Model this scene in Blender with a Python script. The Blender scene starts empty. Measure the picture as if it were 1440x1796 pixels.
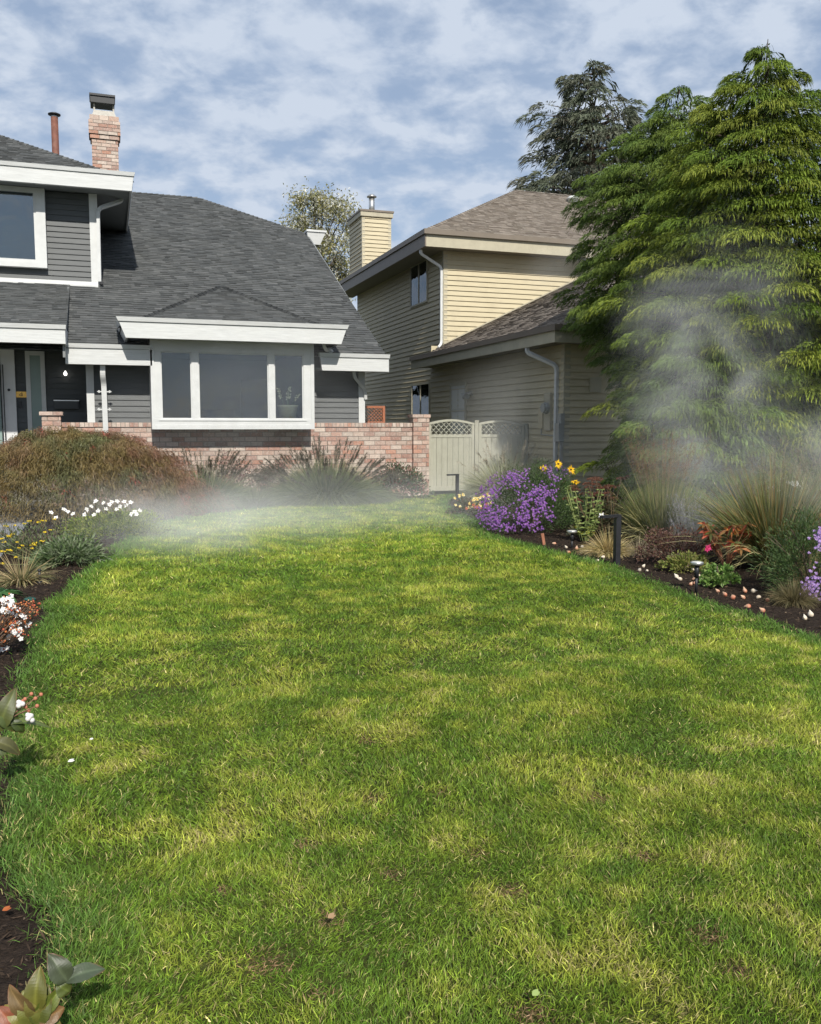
import bpy, math, random
import numpy as np
R = math.radians
rng = np.random.default_rng(7)
random.seed(7)
scene = bpy.context.scene
COL = scene.collection

# ------------------------------------------------------------------ camera
FPX, CX, CY = 1550.0, 720.0, 898.0
PITCH, YAW, CAMH = R(5.5275), R(18.8946), 1.55
cd = bpy.data.cameras.new('camera')
cd.sensor_fit = 'HORIZONTAL'; cd.sensor_width = 36.0
cd.lens = 36.0 * FPX / 1440.0
cd.clip_start = 0.05; cd.clip_end = 3000
cam = bpy.data.objects.new('camera', cd); COL.objects.link(cam)
cam.location = (0, 0, CAMH)
cam.rotation_euler = (R(90) - PITCH, 0, -YAW)
scene.camera = cam
# surveying helpers: a sight line through a point of the photo, met with a real plane
_fw = np.array([math.sin(YAW)*math.cos(PITCH), math.cos(YAW)*math.cos(PITCH), -math.sin(PITCH)])
_rt = np.array([math.cos(YAW), -math.sin(YAW), 0.0]); _up = np.cross(_rt, _fw)
def _ray(x, y): return _rt*(x-CX)/FPX + _up*(CY-y)/FPX + _fw
_O = np.array([0, 0, CAMH])
def at_y(x, y, Y): d = _ray(x, y); return _O + d*(Y/d[1])
def at_x(x, y, X): d = _ray(x, y); return _O + d*(X/d[0])
def at_z(x, y, Z=0.0): d = _ray(x, y); return _O + d*((Z-CAMH)/d[2])

# ------------------------------------------------------------------ light
SUN_EL, SUN_AZ = R(40), R(-2.5)      # azimuth of the direction the light comes from, measured from -Y towards +X
world = bpy.data.worlds.new('World'); scene.world = world; world.use_nodes = True
nt = world.node_tree; nt.nodes.clear()
def nd(tree, t, **kw):
    n = tree.nodes.new(t)
    for k, v in kw.items(): setattr(n, k, v)
    return n
wo = nd(nt, 'ShaderNodeOutputWorld'); bg = nd(nt, 'ShaderNodeBackground')
sky = nd(nt, 'ShaderNodeTexSky'); sky.sky_type = 'NISHITA'; sky.sun_disc = False
sky.sun_elevation = SUN_EL
sky.sun_rotation = math.pi - SUN_AZ
sky.air_density = 1.0; sky.dust_density = 0.6; sky.ozone_density = 1.6
tc = nd(nt, 'ShaderNodeTexCoord'); sp = nd(nt, 'ShaderNodeSeparateXYZ')
nt.links.new(tc.outputs['Generated'], sp.inputs[0])
def wm(op, a, b=None):
    n = nd(nt, 'ShaderNodeMath', operation=op)
    for i, v in enumerate((a, b)):
        if v is None: continue
        if isinstance(v, (int, float)): n.inputs[i].default_value = v
        else: nt.links.new(v, n.inputs[i])
    return n.outputs[0]
zc = wm('ADD', wm('MAXIMUM', sp.outputs[2], 0.0), 0.30)
cx_ = wm('DIVIDE', sp.outputs[0], zc); cy_ = wm('DIVIDE', sp.outputs[1], zc)
cmb = nd(nt, 'ShaderNodeCombineXYZ'); nt.links.new(cx_, cmb.inputs[0]); nt.links.new(cy_, cmb.inputs[1])
mp = nd(nt, 'ShaderNodeMapping'); nt.links.new(cmb.outputs[0], mp.inputs[0])
mp.inputs['Rotation'].default_value = (0, 0, R(35)); mp.inputs['Scale'].default_value = (1.0, 1.1, 1)
n1 = nd(nt, 'ShaderNodeTexNoise'); n1.inputs['Scale'].default_value = 9.5; n1.inputs['Detail'].default_value = 9; n1.inputs['Roughness'].default_value = 0.56; n1.inputs['Distortion'].default_value = 0.15
n2 = nd(nt, 'ShaderNodeTexNoise'); n2.inputs['Scale'].default_value = 2.6; n2.inputs['Detail'].default_value = 5
nt.links.new(mp.outputs[0], n1.inputs['Vector']); nt.links.new(mp.outputs[0], n2.inputs['Vector'])
cov = wm('ADD', wm('MULTIPLY', n1.outputs[0], 0.66), wm('MULTIPLY', n2.outputs[0], 0.50))
ramp = nd(nt, 'ShaderNodeValToRGB'); nt.links.new(cov, ramp.inputs[0])
ramp.color_ramp.elements[0].position = 0.46; ramp.color_ramp.elements[0].color = (0.62, 0.62, 0.62, 1)
ramp.color_ramp.elements[1].position = 0.62; ramp.color_ramp.elements[1].color = (1, 1, 1, 1)
ccol = nd(nt, 'ShaderNodeValToRGB'); nt.links.new(n1.outputs[0], ccol.inputs[0])
ccol.color_ramp.elements[0].position = 0.38; ccol.color_ramp.elements[0].color = (3.7, 4.6, 6.1, 1)
ccol.color_ramp.elements[1].position = 0.60; ccol.color_ramp.elements[1].color = (5.6, 6.3, 7.4, 1)
mixc = nd(nt, 'ShaderNodeMixRGB'); nt.links.new(ramp.outputs[0], mixc.inputs[0])
nt.links.new(sky.outputs[0], mixc.inputs[1]); nt.links.new(ccol.outputs[0], mixc.inputs[2])
nt.links.new(mixc.outputs[0], bg.inputs[0]); bg.inputs[1].default_value = 0.1
nt.links.new(bg.outputs[0], wo.inputs[0])

sl = bpy.data.lights.new('sun', 'SUN'); sl.energy = 5.0; sl.angle = R(1.0); sl.color = (1.0, 0.95, 0.86)
so = bpy.data.objects.new('sun', sl); COL.objects.link(so)
so.rotation_euler = (R(90) - SUN_EL, 0, SUN_AZ)

scene.view_settings.view_transform = 'Standard'; scene.view_settings.look = 'None'
scene.view_settings.exposure = 0.14; scene.view_settings.gamma = 1.0
scene.render.engine = 'CYCLES'
cy = scene.cycles
cy.use_denoising = True
cy.max_bounces = 6; cy.diffuse_bounces = 3; cy.glossy_bounces = 3; cy.transmission_bounces = 4; cy.volume_bounces = 2; cy.transparent_max_bounces = 8
cy.volume_step_rate = 1.0; cy.volume_max_steps = 96
cy.use_adaptive_sampling = True; cy.adaptive_threshold = 0.02

# ------------------------------------------------------------------ object helpers
def tag(o, label=None, cat=None, group=None, kind=None):
    if label: o['label'] = label
    if cat: o['category'] = cat
    if group: o['group'] = group
    if kind: o['kind'] = kind
    return o
def empty(name, loc, label, cat, group=None):
    o = bpy.data.objects.new(name, None); COL.objects.link(o)
    o.location = loc; o.empty_display_size = 0.1
    return tag(o, label, cat, group)
def link(name, me, parent=None):
    o = bpy.data.objects.new(name, me); COL.objects.link(o)
    if parent is not None:
        o.parent = parent
        # geometry is written in world coordinates: shift it under its parent
        p = parent; off = np.zeros(3)
        while p is not None: off += np.array(p.location); p = p.parent
        o.location = tuple(-off)
    return o
def copy_tree(o, loc, parent=None):
    c = o.copy(); COL.objects.link(c); c.parent = parent
    if parent is None: c.location = loc
    for ch in list(o.children): copy_tree(ch, None, c)
    return c

def mesh_np(name, V, F4, F3, C, mat, parent=None, smooth=False):
    me = bpy.data.meshes.new(name)
    V = np.asarray(V, np.float32).reshape(-1, 3)
    n4, n3 = len(F4), len(F3)
    me.vertices.add(len(V)); me.vertices.foreach_set('co', V.ravel())
    loops = np.concatenate([np.asarray(F4, np.int32).ravel(), np.asarray(F3, np.int32).ravel()]).astype(np.int32)
    me.loops.add(len(loops)); me.loops.foreach_set('vertex_index', loops)
    starts = np.concatenate([np.arange(n4)*4, n4*4 + np.arange(n3)*3]).astype(np.int32)
    me.polygons.add(n4+n3); me.polygons.foreach_set('loop_start', starts)
    me.polygons.foreach_set('use_smooth', np.full(n4+n3, bool(smooth)))
    if C is not None:
        a = me.attributes.new('c', 'FLOAT_COLOR', 'POINT')
        C = np.asarray(C, np.float32).reshape(-1, 3)
        a.data.foreach_set('color', np.hstack([C, np.ones((len(C), 1), np.float32)]).ravel())
    me.update(calc_edges=True); me.validate()
    me.materials.append(mat)
    return link(name, me, parent)

class Geo:
    """gathers vectorised strips, quads and triangles; build() links ONE mesh"""
    def __init__(s): s.V=[]; s.F4=[]; s.F3=[]; s.C=[]; s.n=0
    def add(s, V, F4=None, F3=None, C=(1,1,1)):
        V = np.asarray(V, float).reshape(-1,3); k=len(V)
        if F4 is not None and len(F4): s.F4.append(np.asarray(F4)+s.n)
        if F3 is not None and len(F3): s.F3.append(np.asarray(F3)+s.n)
        C = np.asarray(C, float)
        s.C.append(np.tile(C,(k,1)) if C.ndim==1 else C); s.V.append(V); s.n+=k
        return s
    def box(s, a, b, C=(1,1,1)):
        x0,y0,z0=a; x1,y1,z1=b
        V=[(x0,y0,z0),(x1,y0,z0),(x1,y1,z0),(x0,y1,z0),(x0,y0,z1),(x1,y0,z1),(x1,y1,z1),(x0,y1,z1)]
        return s.add(V,[(0,3,2,1),(4,5,6,7),(0,1,5,4),(1,2,6,5),(2,3,7,6),(3,0,4,7)],None,C)
    def hexa(s, P, C=(1,1,1)):
        """8 corners: bottom ring then top ring"""
        return s.add(P,[(0,3,2,1),(4,5,6,7),(0,1,5,4),(1,2,6,5),(2,3,7,6),(3,0,4,7)],None,C)
    def beam(s, p, q, w, h, upv=(0,0,1), C=(1,1,1)):
        p=np.array(p,float);q=np.array(q,float);d=q-p;d/=np.linalg.norm(d)
        sd=np.cross(d,upv);sd/=np.linalg.norm(sd);u=np.cross(sd,d)
        P=[]
        for b in (p,q):
            P+= [b-sd*w/2-u*h/2,b+sd*w/2-u*h/2,b+sd*w/2+u*h/2,b-sd*w/2+u*h/2]
        return s.add(P,[(0,1,2,3),(7,6,5,4),(0,4,5,1),(1,5,6,2),(2,6,7,3),(3,7,4,0)],None,C)
    def tube(s, pts, rad, k=8, C=(1,1,1), cap=True, sx=1.0):
        pts=np.array(pts,float); m=len(pts)
        rad=np.full(m,rad) if np.isscalar(rad) else np.array(rad,float)
        V=[]
        pr=None
        for i in range(m):
            d=pts[min(i+1,m-1)]-pts[max(i-1,0)]; d/=np.linalg.norm(d)+1e-9
            ref=np.array([0,0,1.]) if abs(d[2])<.9 else np.array([0,1.,0])
            a=np.cross(d,ref); a/=np.linalg.norm(a)
            if pr is not None:
                a=pr-d*(pr@d); a/=np.linalg.norm(a)+1e-9
            pr=a; b=np.cross(d,a)
            for j in range(k):
                t=2*math.pi*(j+.5)/k; V.append(pts[i]+rad[i]*(a*math.cos(t)*sx+b*math.sin(t)))
        F=[(i*k+j,i*k+(j+1)%k,(i+1)*k+(j+1)%k,(i+1)*k+j) for i in range(m-1) for j in range(k)]
        T=[]
        if cap:
            V+= [pts[0],pts[-1]]; c0=m*k;c1=c0+1
            T=[(c0,(j+1)%k,j) for j in range(k)]+[(c1,(m-1)*k+j,(m-1)*k+(j+1)%k) for j in range(k)]
        return s.add(V,F,T,C)
    def lathe(s, c, prof, k=12, C=(1,1,1)):
        V=[];m=len(prof)
        for r,z in prof:
            for j in range(k):
                t=2*math.pi*j/k; V.append((c[0]+r*math.cos(t),c[1]+r*math.sin(t),c[2]+z))
        F=[(i*k+j,i*k+(j+1)%k,(i+1)*k+(j+1)%k,(i+1)*k+j) for i in range(m-1) for j in range(k)]
        return s.add(V,F,None,C)
    def strips(s, B, D, L, W, droop=0.0, seg=3, prof='blade', C=(1,1,1), side=None, C2=None):
        B=np.atleast_2d(np.asarray(B,float)); N=len(B)
        D=np.broadcast_to(np.asarray(D,float),(N,3)); D=D/(np.linalg.norm(D,axis=1,keepdims=True)+1e-9)
        L=np.broadcast_to(np.asarray(L,float),(N,)); W=np.broadcast_to(np.asarray(W,float),(N,)); dr=np.broadcast_to(np.asarray(droop,float),(N,))
        if side is None:
            side=np.cross(D,rng.normal(size=(N,3)))
        side=np.broadcast_to(np.asarray(side,float),(N,3))
        side=side-D*np.sum(side*D,axis=1,keepdims=True)
        side=side/(np.linalg.norm(side,axis=1,keepdims=True)+1e-9)
        t=np.arange(seg+1)/seg
        if prof=='blade': w=np.interp(t,[0,.5,1],[1,.85,0])
        elif prof=='leaf': w=np.interp(t,[0,.35,.7,1],[.12,1,.75,0])
        elif prof=='plume': w=np.interp(t,[0,.25,.7,1],[.4,1,.8,0])
        P=B[:,None,:]+D[:,None,:]*(L[:,None]*t)[...,None]
        P[...,2]-=(dr*L)[:,None]*t**2
        off=side[:,None,:]*(W[:,None]*w*.5)[...,None]
        A=P-off;Bv=P+off
        body=np.stack([A[:,:-1],Bv[:,:-1]],axis=2).reshape(N,-1,3)   # 2*seg verts
        V=np.concatenate([body,P[:,-1:,:]],axis=1)                    # + tip
        nv=2*seg+1; base=(np.arange(N)*nv)[:,None]
        F4=np.zeros((0,4),int)
        if seg>1:
            q=np.array([[2*i,2*i+1,2*i+3,2*i+2] for i in range(seg-1)])
            F4=(base[:,:,None]+q[None]).reshape(-1,4)
        F3=base+np.array([[2*(seg-1),2*seg-1,2*seg]])
        C=np.broadcast_to(np.asarray(C,float),(N,3))
        if C2 is not None:
            tv=np.concatenate([np.repeat(t[:-1],2),[1.0]])[None,:,None]; C2=np.broadcast_to(np.asarray(C2,float),(N,3))
            return s.add(V.reshape(-1,3),F4,F3,(C[:,None,:]*(1-tv)+C2[:,None,:]*tv).reshape(-1,3))
        return s.add(V.reshape(-1,3),F4,F3,np.repeat(C,nv,axis=0))
    def build(s,name,mat,parent=None,smooth=False):
        F4=np.concatenate(s.F4) if s.F4 else np.zeros((0,4),int)
        F3=np.concatenate(s.F3) if s.F3 else np.zeros((0,3),int)
        return mesh_np(name,np.concatenate(s.V),F4,F3,np.concatenate(s.C),mat,parent,smooth)

def vnoise(x,y,seed=0,oct=3):
    """smooth value noise in plan, 0..1"""
    r=np.random.default_rng(seed); out=0;amp=1;tot=0
    for o in range(oct):
        g=r.random((64,64)); fx=x*(2**o)+17.3*o; fy=y*(2**o)+9.1*o
        ix=np.floor(fx).astype(int);iy=np.floor(fy).astype(int);tx=fx-ix;ty=fy-iy
        tx=tx*tx*(3-2*tx);ty=ty*ty*(3-2*ty)
        a=g[ix%64,iy%64];b=g[(ix+1)%64,iy%64];c=g[ix%64,(iy+1)%64];d=g[(ix+1)%64,(iy+1)%64]
        out=out+amp*((a*(1-tx)+b*tx)*(1-ty)+(c*(1-tx)+d*tx)*ty);tot+=amp;amp*=.5
    return out/tot

# ------------------------------------------------------------------ materials
def mat(name, col=(.5,.5,.5), rough=.6, attr=False, var=0.0, vscale=4.0, bump=0.0, bscale=60.0, spec=.4, metal=0.0, trans=0.0, coat=0.0, stretch=None, dirt=None):
    m=bpy.data.materials.new(name); m.use_nodes=True; t=m.node_tree; t.nodes.clear()
    out=nd(t,'ShaderNodeOutputMaterial'); p=nd(t,'ShaderNodeBsdfPrincipled')
    p.inputs['Roughness'].default_value=rough; p.inputs['Metallic'].default_value=metal
    p.inputs['Specular IOR Level'].default_value=spec; p.inputs['Coat Weight'].default_value=coat
    if attr:
        a=nd(t,'ShaderNodeAttribute'); a.attribute_name='c'; csock=a.outputs['Color']
        if tuple(col)!=(1,1,1) and col is not None:
            mm=nd(t,'ShaderNodeMixRGB',blend_type='MULTIPLY'); mm.inputs[0].default_value=1
            t.links.new(csock,mm.inputs[1]); mm.inputs[2].default_value=(*col,1); csock=mm.outputs[0]
    else:
        c=nd(t,'ShaderNodeRGB'); c.outputs[0].default_value=(*col,1); csock=c.outputs[0]
    tco=nd(t,'ShaderNodeTexCoord'); vec=tco.outputs['Object']
    if stretch:
        mpp=nd(t,'ShaderNodeMapping'); mpp.inputs['Scale'].default_value=stretch; t.links.new(vec,mpp.inputs[0]); vec=mpp.outputs[0]
    if var>0:
        n=nd(t,'ShaderNodeTexNoise'); n.inputs['Scale'].default_value=vscale; n.inputs['Detail'].default_value=6; n.inputs['Roughness'].default_value=.65
        t.links.new(vec,n.inputs['Vector'])
        mr=nd(t,'ShaderNodeMapRange'); mr.inputs[1].default_value=.3; mr.inputs[2].default_value=.7; mr.inputs[3].default_value=1-var; mr.inputs[4].default_value=1+var
        t.links.new(n.outputs[0],mr.inputs[0])
        mm=nd(t,'ShaderNodeVectorMath',operation='SCALE'); t.links.new(csock,mm.inputs[0]); t.links.new(mr.outputs[0],mm.inputs['Scale']); csock=mm.outputs[0]
    if dirt:
        dcol,damt,dscale=dirt
        n=nd(t,'ShaderNodeTexNoise'); n.inputs['Scale'].default_value=dscale; n.inputs['Detail'].default_value=8; n.inputs['Roughness'].default_value=.7
        t.links.new(tco.outputs['Object'],n.inputs['Vector'])
        rr=nd(t,'ShaderNodeValToRGB'); rr.color_ramp.elements[0].position=.5; rr.color_ramp.elements[0].color=(0,0,0,1); rr.color_ramp.elements[1].position=.72; rr.color_ramp.elements[1].color=(damt,)*3+(1,)
        t.links.new(n.outputs[0],rr.inputs[0])
        mm=nd(t,'ShaderNodeMixRGB'); t.links.new(rr.outputs[0],mm.inputs[0]); t.links.new(csock,mm.inputs[1]); mm.inputs[2].default_value=(*dcol,1); csock=mm.outputs[0]
    t.links.new(csock,p.inputs['Base Color'])
    if bump>0:
        n=nd(t,'ShaderNodeTexNoise'); n.inputs['Scale'].default_value=bscale; n.inputs['Detail'].default_value=5
        t.links.new(vec,n.inputs['Vector'])
        b=nd(t,'ShaderNodeBump'); b.inputs['Strength'].default_value=bump; b.inputs['Distance'].default_value=.02
        t.links.new(n.outputs[0],b.inputs['Height']); t.links.new(b.outputs[0],p.inputs['Normal'])
    sh=p.outputs[0]
    if trans>0:
        tr=nd(t,'ShaderNodeBsdfTranslucent'); t.links.new(csock,tr.inputs[0])
        mx=nd(t,'ShaderNodeMixShader'); mx.inputs[0].default_value=trans
        t.links.new(sh,mx.inputs[1]); t.links.new(tr.outputs[0],mx.inputs[2]); sh=mx.outputs[0]
    t.links.new(sh,out.inputs[0])
    return m
def glass_mat(name, tint, mixf, rough=.02):
    """window glass: clear with a sky reflection"""
    m=bpy.data.materials.new(name); m.use_nodes=True; t=m.node_tree; t.nodes.clear()
    out=nd(t,'ShaderNodeOutputMaterial'); g=nd(t,'ShaderNodeBsdfGlossy'); g.inputs['Roughness'].default_value=rough; g.inputs[0].default_value=(.9,.95,1,1)
    tr=nd(t,'ShaderNodeBsdfTransparent'); tr.inputs[0].default_value=(*tint,1)
    f=nd(t,'ShaderNodeFresnel'); f.inputs[0].default_value=1.5
    mr=nd(t,'ShaderNodeMath',operation='MULTIPLY_ADD'); t.links.new(f.outputs[0],mr.inputs[0]); mr.inputs[1].default_value=1.0; mr.inputs[2].default_value=mixf
    tcg=nd(t,'ShaderNodeTexCoord'); nz=nd(t,'ShaderNodeTexNoise'); nz.inputs['Scale'].default_value=1.3; nz.inputs['Distortion'].default_value=1.2
    bb=nd(t,'ShaderNodeBump'); bb.inputs['Strength'].default_value=.12; bb.inputs['Distance'].default_value=.05
    t.links.new(tcg.outputs['Object'],nz.inputs['Vector']); t.links.new(nz.outputs[0],bb.inputs['Height']); t.links.new(bb.outputs[0],g.inputs['Normal'])
    mx=nd(t,'ShaderNodeMixShader'); t.links.new(mr.outputs[0],mx.inputs[0]); t.links.new(tr.outputs[0],mx.inputs[1]); t.links.new(g.outputs[0],mx.inputs[2])
    t.links.new(mx.outputs[0],out.inputs[0]); return m

M_white=mat('white_paint',(.52,.53,.525),.55,var=.12,vscale=3,bump=.12,bscale=25,stretch=(1,1,14),dirt=((.52,.52,.49),.28,2.2))
M_whiteplain=mat('white_trim_paint',(.54,.55,.545),.5,var=.07,vscale=5,dirt=((.5,.5,.46),.22,3.0))
M_greysiding=mat('grey_siding',(.082,.088,.09),.55,var=.10,vscale=3,bump=.15,bscale=40,stretch=(1,1,6))
M_greyroof=mat('grey_shingle',(1,1,1),.9,attr=True,var=.12,vscale=9,bump=.6,bscale=140,spec=.2,dirt=((.16,.165,.16),.35,1.1))
M_tansiding=mat('tan_siding',(.47,.41,.275),.6,var=.07,vscale=2.5,bump=.15,bscale=40,stretch=(1,1,6),dirt=((.33,.28,.19),.35,2.2))
M_tantrim=mat('tan_trim',(.40,.365,.27),.6,var=.08,vscale=4,dirt=((.22,.2,.15),.3,3))
M_brownfascia=mat('brown_gutter',(.17,.14,.11),.5,var=.08,vscale=4)
M_tanroof=mat('brown_shingle',(1.12,1.1,1.05),.9,attr=True,var=.12,vscale=9,bump=.6,bscale=140,spec=.2,dirt=((.30,.27,.22),.3,1.0))
M_brick=mat('brick',(1,1,1),.85,attr=True,var=.18,vscale=22,bump=.4,bscale=60,spec=.2,dirt=((.60,.55,.49),.55,24.0))
M_mortar=mat('mortar',(.22,.19,.165),.9,var=.15,vscale=20,bump=.3)
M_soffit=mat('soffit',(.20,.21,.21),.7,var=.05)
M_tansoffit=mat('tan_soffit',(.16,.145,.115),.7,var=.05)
M_dark=mat('dark_room',(.045,.047,.05),.8,var=.3,vscale=1.5)
M_glass=glass_mat('window_glass',(.72,.75,.72),.035)
M_glassup=glass_mat('upper_window_glass',(.5,.6,.6),.13)
M_black=mat('black_metal',(.02,.021,.024),.45,var=.2,vscale=20,spec=.4)
M_rust=mat('rusty_pipe',(.16,.065,.045),.7,var=.3,vscale=6,dirt=((.30,.2,.15),.4,5))
M_metal=mat('galvanised_metal',(.55,.55,.54),.35,metal=.9,var=.2,vscale=9)
M_conc=mat('concrete',(.42,.40,.36),.85,var=.15,vscale=14,bump=.3)
M_meter=mat('grey_utility',(.30,.30,.28),.5,var=.1)
M_frost=mat('frosted_glass',(.22,.29,.27),.35,var=.1,vscale=1.5)
M_door=mat('door_paint',(.62,.62,.62),.45,var=.04)
M_gold=mat('brass_plaque',(.62,.36,.09),.3,metal=.7,var=.3,vscale=25)
M_leaf=mat('leaf',(1,1,1),.5,attr=True,trans=.30,spec=.35)
M_needle=mat('conifer_leaf',(1,1,1),.6,attr=True,trans=.22,spec=.2)
M_grass=mat('grass_blade',(1,1,1),.5,attr=True,trans=.34,spec=.3)
M_petal=mat('petal',(1,1,1),.6,attr=True,trans=.3,spec=.2)
M_glossleaf=mat('glossy_leaf',(1,1,1),.48,attr=True,trans=.2,spec=.5,var=.12,vscale=30)
M_bark=mat('bark',(.10,.075,.055),.9,var=.4,vscale=9,bump=.6,bscale=30)
M_stem=mat('stem',(1,1,1),.7,attr=True)
M_soil=mat('soil',(.028,.020,.015),.95,var=.55,vscale=30,bump=.8,bscale=90,spec=.1)
M_chip=mat('mulch',(1,1,1),.9,attr=True,spec=.15)
M_lawnsoil=mat('lawn_soil',(.045,.052,.014),.95,var=.45,vscale=18,bump=.6,bscale=60,spec=.1)
M_ground=mat('ground',(.10,.11,.06),.95,var=.3,vscale=.3)
M_paver=mat('paver',(1,1,1),.85,attr=True,var=.2,vscale=8,bump=.3)
M_cedar=mat('cedar',(.33,.12,.06),.7,var=.25,vscale=12)
M_bulb=mat('bulb_skin',(1,1,1),.5,attr=True,var=.25,vscale=60,spec=.4)
M_solar=mat('solar_disc',(.55,.56,.50),.25,var=.15,vscale=40)
M_pot=mat('pot',(.42,.40,.33),.6,var=.1)

# ------------------------------------------------------------------ building helpers
def siding(name, mt, parent, axis, const, u0, u1, z0, z1, lap, out, th=.026):
    """lapped boards on a vertical wall; axis 'y': wall plane Y=const facing out (-1) ; axis 'x' likewise"""
    g=Geo(); n=int(math.ceil((z1-z0)/lap)); pass
    us=np.linspace(u0,u1,2)
    def P(u,d,z): return (u,const+out*d,z) if axis=='y' else (const+out*d,u,z)
    for i in range(n):
        a=z0+i*lap; b=min(a+lap,z1)
        jit=rng.normal(0,.0012)
        V=[P(u0,th+jit,a),P(u1,th+jit,a),P(u1,.002,b),P(u0,.002,b),P(u0,.0,a),P(u1,.0,a)]
        F=[(0,1,2,3),(4,5,1,0)]
        g.add(V,F)
    # backing
    d=-.06
    g.add([P(u0,0,z0),P(u1,0,z0),P(u1,0,z1),P(u0,0,z1),P(u0,d,z0),P(u1,d,z0),P(u1,d,z1),P(u0,d,z1)],[(4,5,6,7),(0,3,7,4),(1,5,6,2),(2,6,7,3)])
    return g.build(name,mt,parent)

def shingles(name, mt, parent, O3, U, Vd, poly, pal, course=.14, tab=.30, th=.014):
    """convex polygon poly in (u,v) on the slope, eave along U, V up the slope"""
    O3=np.array(O3,float);U=np.array(U,float);U/=np.linalg.norm(U);Vd=np.array(Vd,float);Vd/=np.linalg.norm(Vd)
    Nn=np.cross(U,Vd); 
    if Nn[2]<0: Nn=-Nn
    poly=np.array(poly,float); g=Geo()
    def P(u,v,h=0): return O3+U*u+Vd*v+Nn*h
    g.add([P(u,v,-.004) for u,v in poly],[tuple(range(4))] if len(poly)==4 else None,[(0,1,2)] if len(poly)==3 else ([(0,i,i+1) for i in range(1,len(poly)-1)] if len(poly)>4 else None),pal[0])
    def rng_u(v):
        xs=[]
        for i in range(len(poly)):
            a,b=poly[i],poly[(i+1)%len(poly)]
            if (a[1]-v)*(b[1]-v)<=0 and abs(a[1]-b[1])>1e-9:
                xs.append(a[0]+(b[0]-a[0])*(v-a[1])/(b[1]-a[1]))
        return (min(xs),max(xs)) if len(xs)>=2 else None
    vmin,vmax=poly[:,1].min(),poly[:,1].max(); v=vmin; row=0
    while v<vmax-1e-4:
        v1=min(v+course,vmax-1e-5)
        A=rng_u(v+1e-6);B=rng_u(v1)
        if A and B and A[1]-A[0]>.02:
            u=A[0]-random.random()*tab; 
            while u<A[1]:
                w=tab*random.uniform(.35,1.25); ua,ub=max(u,A[0]),min(u+w,A[1])
                if ub-ua>.01:
                    ta=min(max(ua,B[0]),B[1]); tb=min(max(ub,B[0]),B[1])
                    h=th*random.choice((.6,.8,1.0,1.4,1.7)); c=np.array(pal[random.randrange(len(pal))])*.62+np.mean(pal,axis=0)*.38; c=c*random.uniform(.9,1.1)
                    V=[P(ua,v-.004,h),P(ub,v-.004,h),P(tb,v1,.001),P(ta,v1,.001),P(ua,v-.004,-.002),P(ub,v-.004,-.002)]
                    g.add(V,[(0,1,2,3),(4,5,1,0)],None,c)
                u+=w
        v=v1+1e-6 if v1<vmax-2e-5 else vmax; row+=1
    return g.build(name,mt,parent)

def ridgecap(g, p, q, pal, w=.15, step=.17, n1=None):
    """overlapping cap shingles along a hip or ridge"""
    p=np.array(p,float);q=np.array(q,float);L=np.linalg.norm(q-p);d=(q-p)/L
    s=np.cross(d,(0,0,1));s/=np.linalg.norm(s);u=np.cross(s,d)
    k=int(L/step)
    for i in range(k):
        a=p+d*step*i; b=a+d*(step*1.25); c=np.array(pal[random.randrange(len(pal))])*random.uniform(.75,1.1)
        h0,h1=.040,.018
        V=[a-s*w/2+u*(h0-.055),a+u*h0,a+s*w/2+u*(h0-.055),b-s*w/2+u*(h1-.055),b+u*h1,b+s*w/2+u*(h1-.055)]
        V+= [V[0]-u*.02,V[1]-u*.02,V[2]-u*.02]
        V=[np.array(x) for x in V]
        g.add(V,[(0,1,4,3),(1,2,5,4),(0,6,7,1),(1,7,8,2)],None,c)

BP=[(0.353, 0.209, 0.163), (0.38, 0.236, 0.186), (0.326, 0.195, 0.156), (0.408, 0.29, 0.234), (0.448, 0.351, 0.295), (0.462, 0.385, 0.329), (0.312, 0.209, 0.173), (0.38, 0.209, 0.152), (0.448, 0.365, 0.309), (0.394, 0.283, 0.234), (0.435, 0.338, 0.282), (0.421, 0.324, 0.275), (0.462, 0.379, 0.322), (0.421, 0.297, 0.241)]
def bricks(name,parent,x0,x1,z0,z1,y,depth,side=True,course=.098,bl=.235,soldier=False,pal=BP,back=True,seed=1,mcol=None):
    """a brick box: real bricks on the front (-Y) and side faces, a mortar core behind; returns the object"""
    r=random.Random(seed); g=Geo(); gap=.014; pr=.007
    nrow=max(1,round((z1-z0)/course)); ch=(z1-z0)/nrow
    for i in range(nrow):
        za=z0+i*ch+gap/2; zb=z0+(i+1)*ch-gap/2
        sold = soldier and i==nrow-1
        L=.072 if sold else bl
        for face in ('f','l','r','b'):
            if face in 'lr' and not side: continue
            if face=='b' and not back: continue
            a,b=(x0,x1) if face in 'fb' else (y,y+depth)
            u=a-(0 if (i%2==0 or sold) else L/2+gap/2)
            while u<b-.01:
                ua,ub=max(u,a),min(u+L,b)
                if ub-ua>.012:
                    c=np.array(pal[r.randrange(len(pal))])*r.uniform(.85,1.15); e=pr+r.uniform(-.002,.002)
                    if face=='f': g.box((ua,y-e,za),(ub,y+.03,zb),c)
                    elif face=='b': g.box((ua,y+depth-.03,za),(ub,y+depth+e,zb),c)
                    elif face=='l': g.box((x0-e,ua+.001,za+.0005),(x0+.03,ub-.001,zb-.0005),c)
                    else: g.box((x1-.03,ua+.001,za+.0005),(x1+e,ub-.001,zb-.0005),c)
                u+=L+gap
    o=g.build(name,M_brick,parent)
    m=Geo(); m.box((x0+.002,y+.002,z0),(x1-.002,y+depth-.002,z1-.004)); m.build('mortar',M_mortar,o if parent is not None else o)
    return o
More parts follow.
